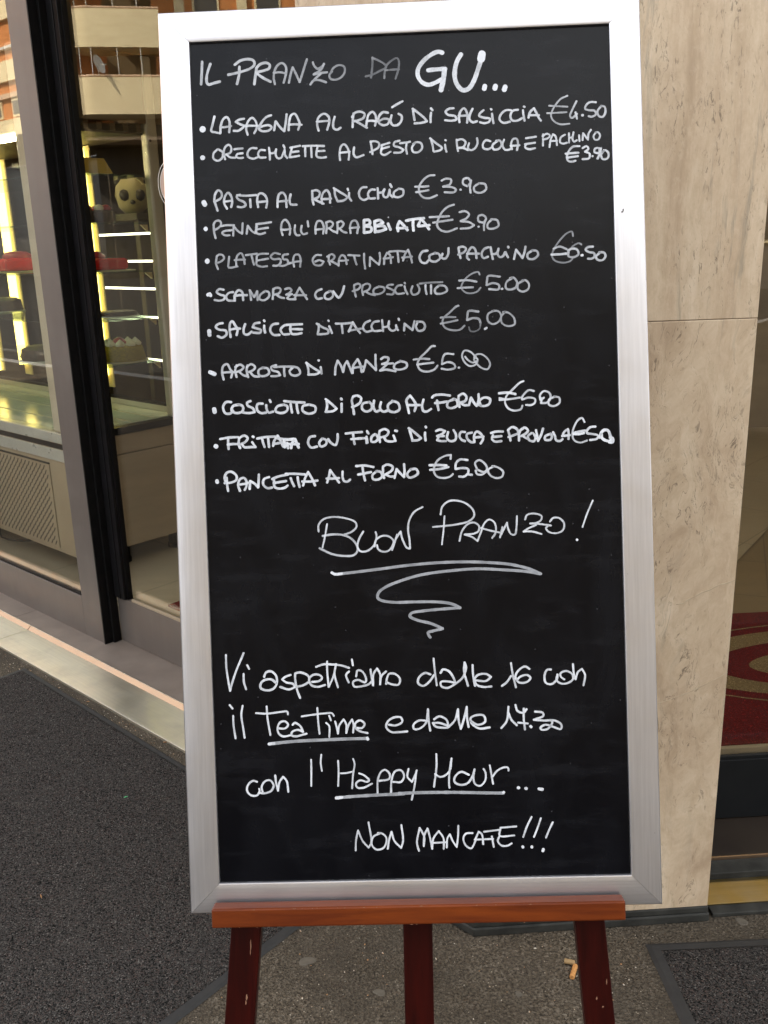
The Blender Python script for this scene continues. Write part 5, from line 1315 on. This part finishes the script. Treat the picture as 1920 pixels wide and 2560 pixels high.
'il': '''5.2 0.92 -2812 -3543 -2769 -3598
5.2 0.92 -2765 -3706 -2763 -3856 -2740 -4044
5.2 0.92 -2618 -3557 -2642 -3694 -2622 -3889 -2605 -4040
5.2 0.92 -2260 -3577 -2252 -3764 -2218 -4007
5.2 0.92 -2423 -3673 -2256 -3686 -2062 -3667 -1954 -3664 -1947 -3705
5.6 0.92 -2093 -3910 -1996 -3913 -1949 -3862 -1992 -3808 -2067 -3821 -2107 -3902 -2095 -3985 -2030 -4032 -1925 -4019
5.6 0.92 -1882 -3863 -1851 -3834 -1771 -3881 -1729 -3972 -1803 -3940 -1893 -3968 -1902 -4020 -1836 -4036 -1746 -4016 -1678 -4000
5 0.92 -1506 -3619 -1500 -3813 -1485 -4008
5 0.92 -1744 -3740 -1587 -3721 -1407 -3704 -1288 -3707 -1263 -3745
5 0.92 -1334 -3740 -1310 -3811
5 0.92 -1382 -3846 -1339 -3892 -1342 -4059
5 0.92 -1248 -3827 -1228 -3910 -1212 -4012
5 0.92 -1212 -4012 -1191 -3896 -1121 -3800 -1086 -3869 -1087 -4006
5 0.92 -1087 -4006 -1049 -3884 -994 -3804 -975 -3886 -986 -4002
5.6 0.92 -939 -3932 -850 -3934 -811 -3875 -876 -3822 -944 -3857 -953 -3917 -896 -3978 -771 -4014
8.4 0.68 -2235 -4139 -1868 -4110 -1421 -4099 -1048 -4093 -781 -4093
8 0.92 -2245 -4141 -2167 -4134
8 0.92 -778 -4085 -769 -4108
5.6 0.9 -452 -3897 -345 -3909 -254 -3858 -270 -3794 -377 -3792 -468 -3852 -492 -3932 -420 -4006 -313 -4012 -179 -4003
5.6 0.9 84 -3848 -5 -3846 -87 -3907 -80 -3970 9 -3963 101 -3876 134 -3680
5.6 0.9 134 -3680 138 -3841 159 -4002
5.6 0.9 218 -3834 299 -3791 404 -3847 428 -3938 296 -3889 199 -3887 241 -3942 347 -3962 419 -3964
5.6 0.9 419 -3964 529 -3851 578 -3691
5.6 0.9 578 -3691 582 -3852 610 -3987
5.6 0.9 610 -3987 662 -3836 708 -3659
5.6 0.9 708 -3659 707 -3819 726 -3963
5.6 0.9 759 -3874 864 -3931 971 -3889 956 -3799 850 -3787 760 -3830 775 -3911 880 -3985 1040 -3975
5.6 0.9 1208 -3989 1290 -3888 1323 -3674
5.6 0.9 1320 -3764 1362 -3872 1439 -3954
5.6 0.9 1426 -3650 1454 -3740 1541 -3769 1587 -3717
5.6 0.9 1547 -3707 1542 -3859 1556 -4020
5.6 0.9 1458 -3914 1599 -3931
5.6 0.9 1710 -3756 1824 -3777 1832 -3821 1689 -3877
5.6 0.9 1689 -3877 1839 -3893 1998 -3897 2093 -3962 2082 -4024 1960 -3985 1855 -3956 1783 -3999 1800 -4026 1888 -4019 1962 -3914 1927 -3886
7.5 0.95 1638 -3972 1649 -3983''',
'con': '''5.4 0.92 -2442 -4703 -2501 -4686 -2578 -4745 -2596 -4834 -2539 -4903 -2449 -4905 -2409 -4839 -2415 -4809
5.4 0.92 -2410 -4869 -2343 -4878 -2237 -4843 -2197 -4761 -2247 -4685 -2322 -4698 -2377 -4779 -2365 -4855
5.4 0.92 -2169 -4612 -2158 -4725 -2135 -4845
5.4 0.92 -2135 -4845 -2105 -4711 -2051 -4637 -2000 -4698 -1981 -4864
4.6 0.92 -1624 -4390 -1627 -4572 -1635 -4785
4.6 0.92 -1470 -4319 -1483 -4441 -1469 -4564
4.6 0.92 -1223 -4415 -1221 -4597 -1235 -4794
4.6 0.92 -1192 -4605 -1110 -4603 -1028 -4587
4.6 0.92 -999 -4393 -979 -4468 -1006 -4617 -1028 -4834
5.2 0.92 -917 -4612 -843 -4644 -772 -4720 -802 -4742 -905 -4717 -966 -4760 -953 -4821 -864 -4830 -729 -4770
5.2 0.92 -652 -4917 -641 -4716 -589 -4597 -529 -4569 -464 -4630 -474 -4705 -623 -4731
5.2 0.92 -451 -4907 -437 -4721 -381 -4595 -292 -4582 -250 -4665 -297 -4754 -416 -4751
8.4 0.68 -1264 -4971 -987 -4954 -615 -4941 -258 -4934
8.2 0.92 -1271 -4973 -1181 -4965
5 0.92 -181 -4562 -200 -4681 -135 -4758 -72 -4625 -59 -4588
5 0.92 -64 -4595 -100 -4818 -147 -5026
8.2 0.68 -334 -4925 37 -4922 482 -4929 925 -4947 1213 -4957
7 0.92 1205 -4950 1220 -4942
5 0.92 237 -4349 235 -4528 188 -4840
5 0.92 209 -4646 282 -4693 371 -4665 433 -4592 460 -4421
5 0.92 460 -4421 424 -4622 412 -4800 417 -4860
5.6 0.92 711 -4673 594 -4626 503 -4698 494 -4773 589 -4820 693 -4792 770 -4675 795 -4593
5 0.92 795 -4593 776 -4720 796 -4810 869 -4841 945 -4768 956 -4649 928 -4589
5 0.92 1022 -4539 1043 -4681 1062 -4816
5 0.92 1057 -4711 1126 -4624 1231 -4574 1290 -4580 1296 -4625
8 0.95 1429 -4881 1443 -4884
8 0.95 1539 -4894 1553 -4898
8 0.95 1734 -4906 1789 -4915''',
'non': '''5 0.92 -1005 -5766 -996 -5623 -961 -5465 -897 -5625 -812 -5727 -770 -5648 -800 -5349
5 0.92 -618 -5512 -738 -5569 -761 -5688 -694 -5759 -585 -5732 -541 -5594 -598 -5523 -667 -5511
5 0.92 -527 -5753 -502 -5614 -463 -5496 -424 -5636 -329 -5741 -296 -5639 -314 -5400
5 0.92 -65 -5793 -90 -5663 -44 -5446 20 -5586 10 -5725 21 -5566 73 -5458 108 -5608 133 -5767
5 0.92 133 -5767 157 -5609 239 -5502 305 -5612 304 -5771
5 0.92 145 -5678 342 -5673
5 0.92 349 -5752 363 -5614 401 -5555 441 -5655 497 -5746 522 -5577 530 -5429
5 0.92 739 -5543 640 -5550 599 -5619 635 -5729 712 -5770 785 -5643
5 0.92 775 -5643 827 -5525 875 -5565 890 -5714
5 0.92 765 -5642 1040 -5638
5 0.92 906 -5527 1151 -5502
5 0.92 1021 -5598 1046 -5758
5 0.92 1152 -5473 1388 -5458
5 0.92 1152 -5482 1139 -5591 1354 -5592
5 0.92 1139 -5591 1107 -5670 1164 -5740 1252 -5742 1312 -5710
5 0.92 1616 -5321 1544 -5462 1485 -5619
5 0.92 1752 -5344 1700 -5485 1643 -5622
5 0.92 1926 -5407 1875 -5509 1819 -5636
7.5 0.95 1473 -5761 1476 -5773
7.5 0.95 1606 -5764 1609 -5776
7.5 0.95 1777 -5807 1768 -5835''',
}

LAB = {'title': 'large heading line in mixed white strokes', 'lasagna': 'first menu line, lasagna', 'orecchiette': 'second menu line, orecchiette, price below',
 'pasta': 'menu line for pasta al radicchio', 'penne': "menu line for penne all'arrabbiata", 'platessa': 'menu line for platessa gratinata', 'scamorza': 'menu line for scamorza',
 'salsicce': 'menu line for salsicce', 'arrosto': 'menu line for arrosto di manzo', 'cosciotto': 'menu line for cosciotto di pollo', 'frittata': 'menu line for frittata',
 'pancetta': 'menu line for pancetta', 'buon': 'large words buon pranzo', 'flourish': 'long looping flourish', 'vi': 'script line vi aspettiamo', 'il': 'script line with tea time underlined',
 'con': 'script line with happy hour underlined', 'non': 'capitals non mancate'}
def spline(P):
    out = []; n = len(P)
    for i in range(n - 1):
        p0 = P[i - 1] if i else P[i] * 2 - P[i + 1]; p1, p2 = P[i], P[i + 1]; p3 = P[i + 2] if i + 2 < n else P[i + 1] * 2 - P[i]
        L = (p2 - p1).length; k = max(2, int(L / .0016))
        d1 = max((p1 - p0).length, 1e-6) ** .5; d2 = max(L, 1e-6) ** .5; d3 = max((p3 - p2).length, 1e-6) ** .5
        m1 = ((p1 - p0) / d1 - (p2 - p0) / (d1 + d2) + (p2 - p1) / d2) * d2; m2 = ((p2 - p1) / d2 - (p3 - p1) / (d2 + d3) + (p3 - p2) / d3) * d2
        for j in range(k):
            t = j / k; t2 = t * t; t3 = t2 * t
            out.append(p1 * (2 * t3 - 3 * t2 + 1) + m1 * (t3 - 2 * t2 + t) + p2 * (-2 * t3 + 3 * t2) + m2 * (t3 - t2))
    out.append(P[-1]); return out
PXM = .70 / 1193.0       # metres on the board per photo pixel
for name, txt in INK.items():
    x = MB(); x.ink = []; lay = 0
    for ln in txt.split('\n'):
        v = [float(q) for q in ln.split()]; wd = v[0] * PXM * .93; op = v[1]
        P = [Vector((v[i] * 1e-4, v[i + 1] * 1e-4)) for i in range(2, len(v), 2)]
        if (P[-1] - P[0]).length < .004 and len(P) == 2 and wd > .0055: wd *= .95
        segs = []; cur = [P[0]]
        for i in range(1, len(P)):
            cur.append(P[i])
            if i < len(P) - 1:
                A_, C_ = P[i] - P[i - 1], P[i + 1] - P[i]
                if A_.length > 0 and C_.length > 0 and A_.angle(C_) > R(100): segs.append(cur); cur = [P[i]]
        segs.append(cur)
        seed = random.random() * 90
        for sg in segs:
            Q = spline(sg); n = len(Q); lay += 1; z = -.0052 + .00025 + lay * 6e-6; Lf = []; Rt = []; s_len = 0
            dirs = [(Q[min(i + 1, n - 1)] - Q[max(i - 1, 0)]) for i in range(n)]
            dirs = [d.normalized() if d.length > 1e-9 else Vector((1, 0)) for d in dirs]
            def ink(sl): return max(.05, min(1.15, (op ** 2.3) * (1.02 + .40 * mnoise.noise(Vector((sl * 55, seed, 0))) + .12 * mnoise.noise(Vector((sl * 210, seed, 4)))) + (.10 if sl < .004 else 0)))
            for i in range(n):
                if i: s_len += (Q[i] - Q[i - 1]).length
                hw = wd / 2 * (1 + .16 * mnoise.noise(Vector((s_len * 120, seed, 9))))
                nn = Vector((-dirs[i].y, dirs[i].x)); k = ink(s_len)
                for sgn, lst in ((1, Lf), (-1, Rt)):
                    p = Q[i] + nn * hw * sgn; lst.append(x.vert(B(p.x, p.y, z))); x.ink.append(k)
            for i in range(n - 1): x.face([Rt[i], Rt[i + 1], Lf[i + 1], Lf[i]])
            for i, sg_ in ((0, -1), (n - 1, 1)):
                d = dirs[i] * sg_; nn = Vector((-dirs[i].y, dirs[i].x)); hw = wd / 2; arc = []
                k = ink(0 if i == 0 else s_len)
                for t in range(1, 5):
                    an = math.pi * t / 5; p = Q[i] + nn * (hw * math.cos(an)) + d * (hw * math.sin(an) * .9)
                    arc.append(x.vert(B(p.x, p.y, z))); x.ink.append(k)
                lp = [Lf[i]] + arc + [Rt[i]]
                x.face(lp if sg_ < 0 else lp[::-1])
    o = x.build('handwriting', M['ink'], pan); o['label'] = LAB[name]

# ---------------------------------------------------------------- across the street (seen mirrored in the door glass)
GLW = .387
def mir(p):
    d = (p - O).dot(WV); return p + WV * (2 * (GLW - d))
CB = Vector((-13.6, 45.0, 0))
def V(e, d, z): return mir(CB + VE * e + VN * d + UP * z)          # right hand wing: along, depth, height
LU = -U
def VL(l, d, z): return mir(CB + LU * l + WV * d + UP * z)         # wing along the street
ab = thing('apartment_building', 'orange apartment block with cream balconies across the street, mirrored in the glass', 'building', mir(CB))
x = MB(); x.box(V, .3, 3.6, 1.5, 9, 6.9, 22); x.build('shaded_recess_wall', M['soffit'], ab)  # shade of the recess put into this wall's dark brown
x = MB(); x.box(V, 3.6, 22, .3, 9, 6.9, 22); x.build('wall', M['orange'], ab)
x = MB(); x.box(V, .2, 22, 5.2, 9, -.13, 6.3); x.build('wall', M['win_shade'], ab)  # portico shade painted in as a near-black wall colour
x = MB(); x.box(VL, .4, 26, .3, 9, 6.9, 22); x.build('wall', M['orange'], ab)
x = MB(); x.box(VL, 4.2, 26, 5.4, 9, -.13, 6.3); x.build('wall', M['win_shade'], ab)  # same painted portico shade on the wing along the street
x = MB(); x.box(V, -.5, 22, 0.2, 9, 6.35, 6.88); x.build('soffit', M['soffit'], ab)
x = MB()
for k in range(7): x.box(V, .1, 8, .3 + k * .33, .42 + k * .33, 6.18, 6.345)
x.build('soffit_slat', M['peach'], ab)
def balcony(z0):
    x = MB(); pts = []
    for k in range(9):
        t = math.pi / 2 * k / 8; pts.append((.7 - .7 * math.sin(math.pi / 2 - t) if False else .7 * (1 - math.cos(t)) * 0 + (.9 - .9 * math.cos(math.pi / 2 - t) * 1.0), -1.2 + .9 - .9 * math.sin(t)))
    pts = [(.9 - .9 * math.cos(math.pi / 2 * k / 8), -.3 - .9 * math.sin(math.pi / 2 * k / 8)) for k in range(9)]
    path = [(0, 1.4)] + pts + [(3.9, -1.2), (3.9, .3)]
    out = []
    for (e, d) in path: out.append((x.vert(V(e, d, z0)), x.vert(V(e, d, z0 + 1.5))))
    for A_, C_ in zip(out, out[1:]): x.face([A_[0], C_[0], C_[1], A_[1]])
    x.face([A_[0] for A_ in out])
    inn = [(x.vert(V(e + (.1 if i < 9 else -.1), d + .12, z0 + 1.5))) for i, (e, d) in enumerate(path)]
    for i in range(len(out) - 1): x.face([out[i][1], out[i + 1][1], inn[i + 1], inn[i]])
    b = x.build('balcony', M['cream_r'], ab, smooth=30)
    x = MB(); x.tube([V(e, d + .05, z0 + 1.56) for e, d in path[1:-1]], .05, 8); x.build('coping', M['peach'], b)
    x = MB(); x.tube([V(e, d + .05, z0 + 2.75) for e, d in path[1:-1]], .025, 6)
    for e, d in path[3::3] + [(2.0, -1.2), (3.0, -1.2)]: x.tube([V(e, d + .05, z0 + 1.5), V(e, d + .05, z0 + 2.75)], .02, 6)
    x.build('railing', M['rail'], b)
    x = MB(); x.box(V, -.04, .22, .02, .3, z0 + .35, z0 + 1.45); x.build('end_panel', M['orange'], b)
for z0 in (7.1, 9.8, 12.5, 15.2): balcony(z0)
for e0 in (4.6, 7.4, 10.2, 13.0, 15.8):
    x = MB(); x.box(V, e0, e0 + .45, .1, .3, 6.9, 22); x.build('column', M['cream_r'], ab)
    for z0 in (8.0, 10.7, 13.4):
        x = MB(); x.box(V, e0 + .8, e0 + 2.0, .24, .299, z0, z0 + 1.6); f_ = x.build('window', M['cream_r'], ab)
        x = MB(); x.box(V, e0 + .9, e0 + 1.9, .22, .239, z0 + .1, z0 + 1.5); x.build('pane', M['win_shade'], f_)
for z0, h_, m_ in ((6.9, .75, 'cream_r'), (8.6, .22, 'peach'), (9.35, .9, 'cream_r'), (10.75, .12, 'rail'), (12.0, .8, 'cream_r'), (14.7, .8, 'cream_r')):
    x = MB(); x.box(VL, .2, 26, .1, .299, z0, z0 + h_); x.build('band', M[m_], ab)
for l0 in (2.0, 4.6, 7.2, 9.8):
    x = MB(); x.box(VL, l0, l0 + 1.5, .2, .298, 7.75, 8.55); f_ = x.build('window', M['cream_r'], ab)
    x = MB(); x.box(VL, l0 + .1, l0 + 1.4, .17, .199, 7.85, 8.45); x.build('pane', M['win_shade'], f_)
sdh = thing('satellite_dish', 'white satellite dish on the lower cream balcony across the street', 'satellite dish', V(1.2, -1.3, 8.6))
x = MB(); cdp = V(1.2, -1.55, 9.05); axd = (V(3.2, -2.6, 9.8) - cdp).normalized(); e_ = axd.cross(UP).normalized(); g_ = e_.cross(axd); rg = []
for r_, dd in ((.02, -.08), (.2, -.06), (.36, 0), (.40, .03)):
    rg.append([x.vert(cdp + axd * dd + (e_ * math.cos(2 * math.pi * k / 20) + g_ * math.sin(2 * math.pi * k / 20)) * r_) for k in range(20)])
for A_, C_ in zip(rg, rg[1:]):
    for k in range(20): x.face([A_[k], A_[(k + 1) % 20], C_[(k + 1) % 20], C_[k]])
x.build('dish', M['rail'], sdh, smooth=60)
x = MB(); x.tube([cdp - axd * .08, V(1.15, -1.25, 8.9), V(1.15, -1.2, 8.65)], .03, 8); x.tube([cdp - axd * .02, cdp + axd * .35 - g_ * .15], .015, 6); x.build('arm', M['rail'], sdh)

# block across the other street, behind the viewer
fb = thing('street_block', 'plain ochre block with shuttered windows across the street behind the viewer', 'building', (2, -21, -.14))
x = MB(); x.box(Wd, -13, 26, -30, -21, -.13, 14.5); x.build('wall', M['ochre'], fb)
x = MB(); x.box(Wd, -13.2, 26.2, -30, -20.7, 14.501, 15.0); x.build('cornice', M['cream_r'], fb)
x = MB(); x.box(Wd, -12.0, -10.8, -20.999, -20.93, 4.2, 6.1); wn = x.build('window', M['cream_r'], fb)
x = MB(); x.box(Wd, -11.9, -10.9, -20.929, -20.90, 4.3, 6.0); pn = x.build('pane', M['win_shade'], wn)
for ix in range(12):
    for iz in range(4):
        if ix == 0 and iz == 1: continue
        o = wn.copy(); sc.collection.objects.link(o); o.parent = fb; o.location = wn.location + Vector((ix * 3.1, 0, (iz - 1) * 3.1))
        q = pn.copy(); sc.collection.objects.link(q); q.parent = o
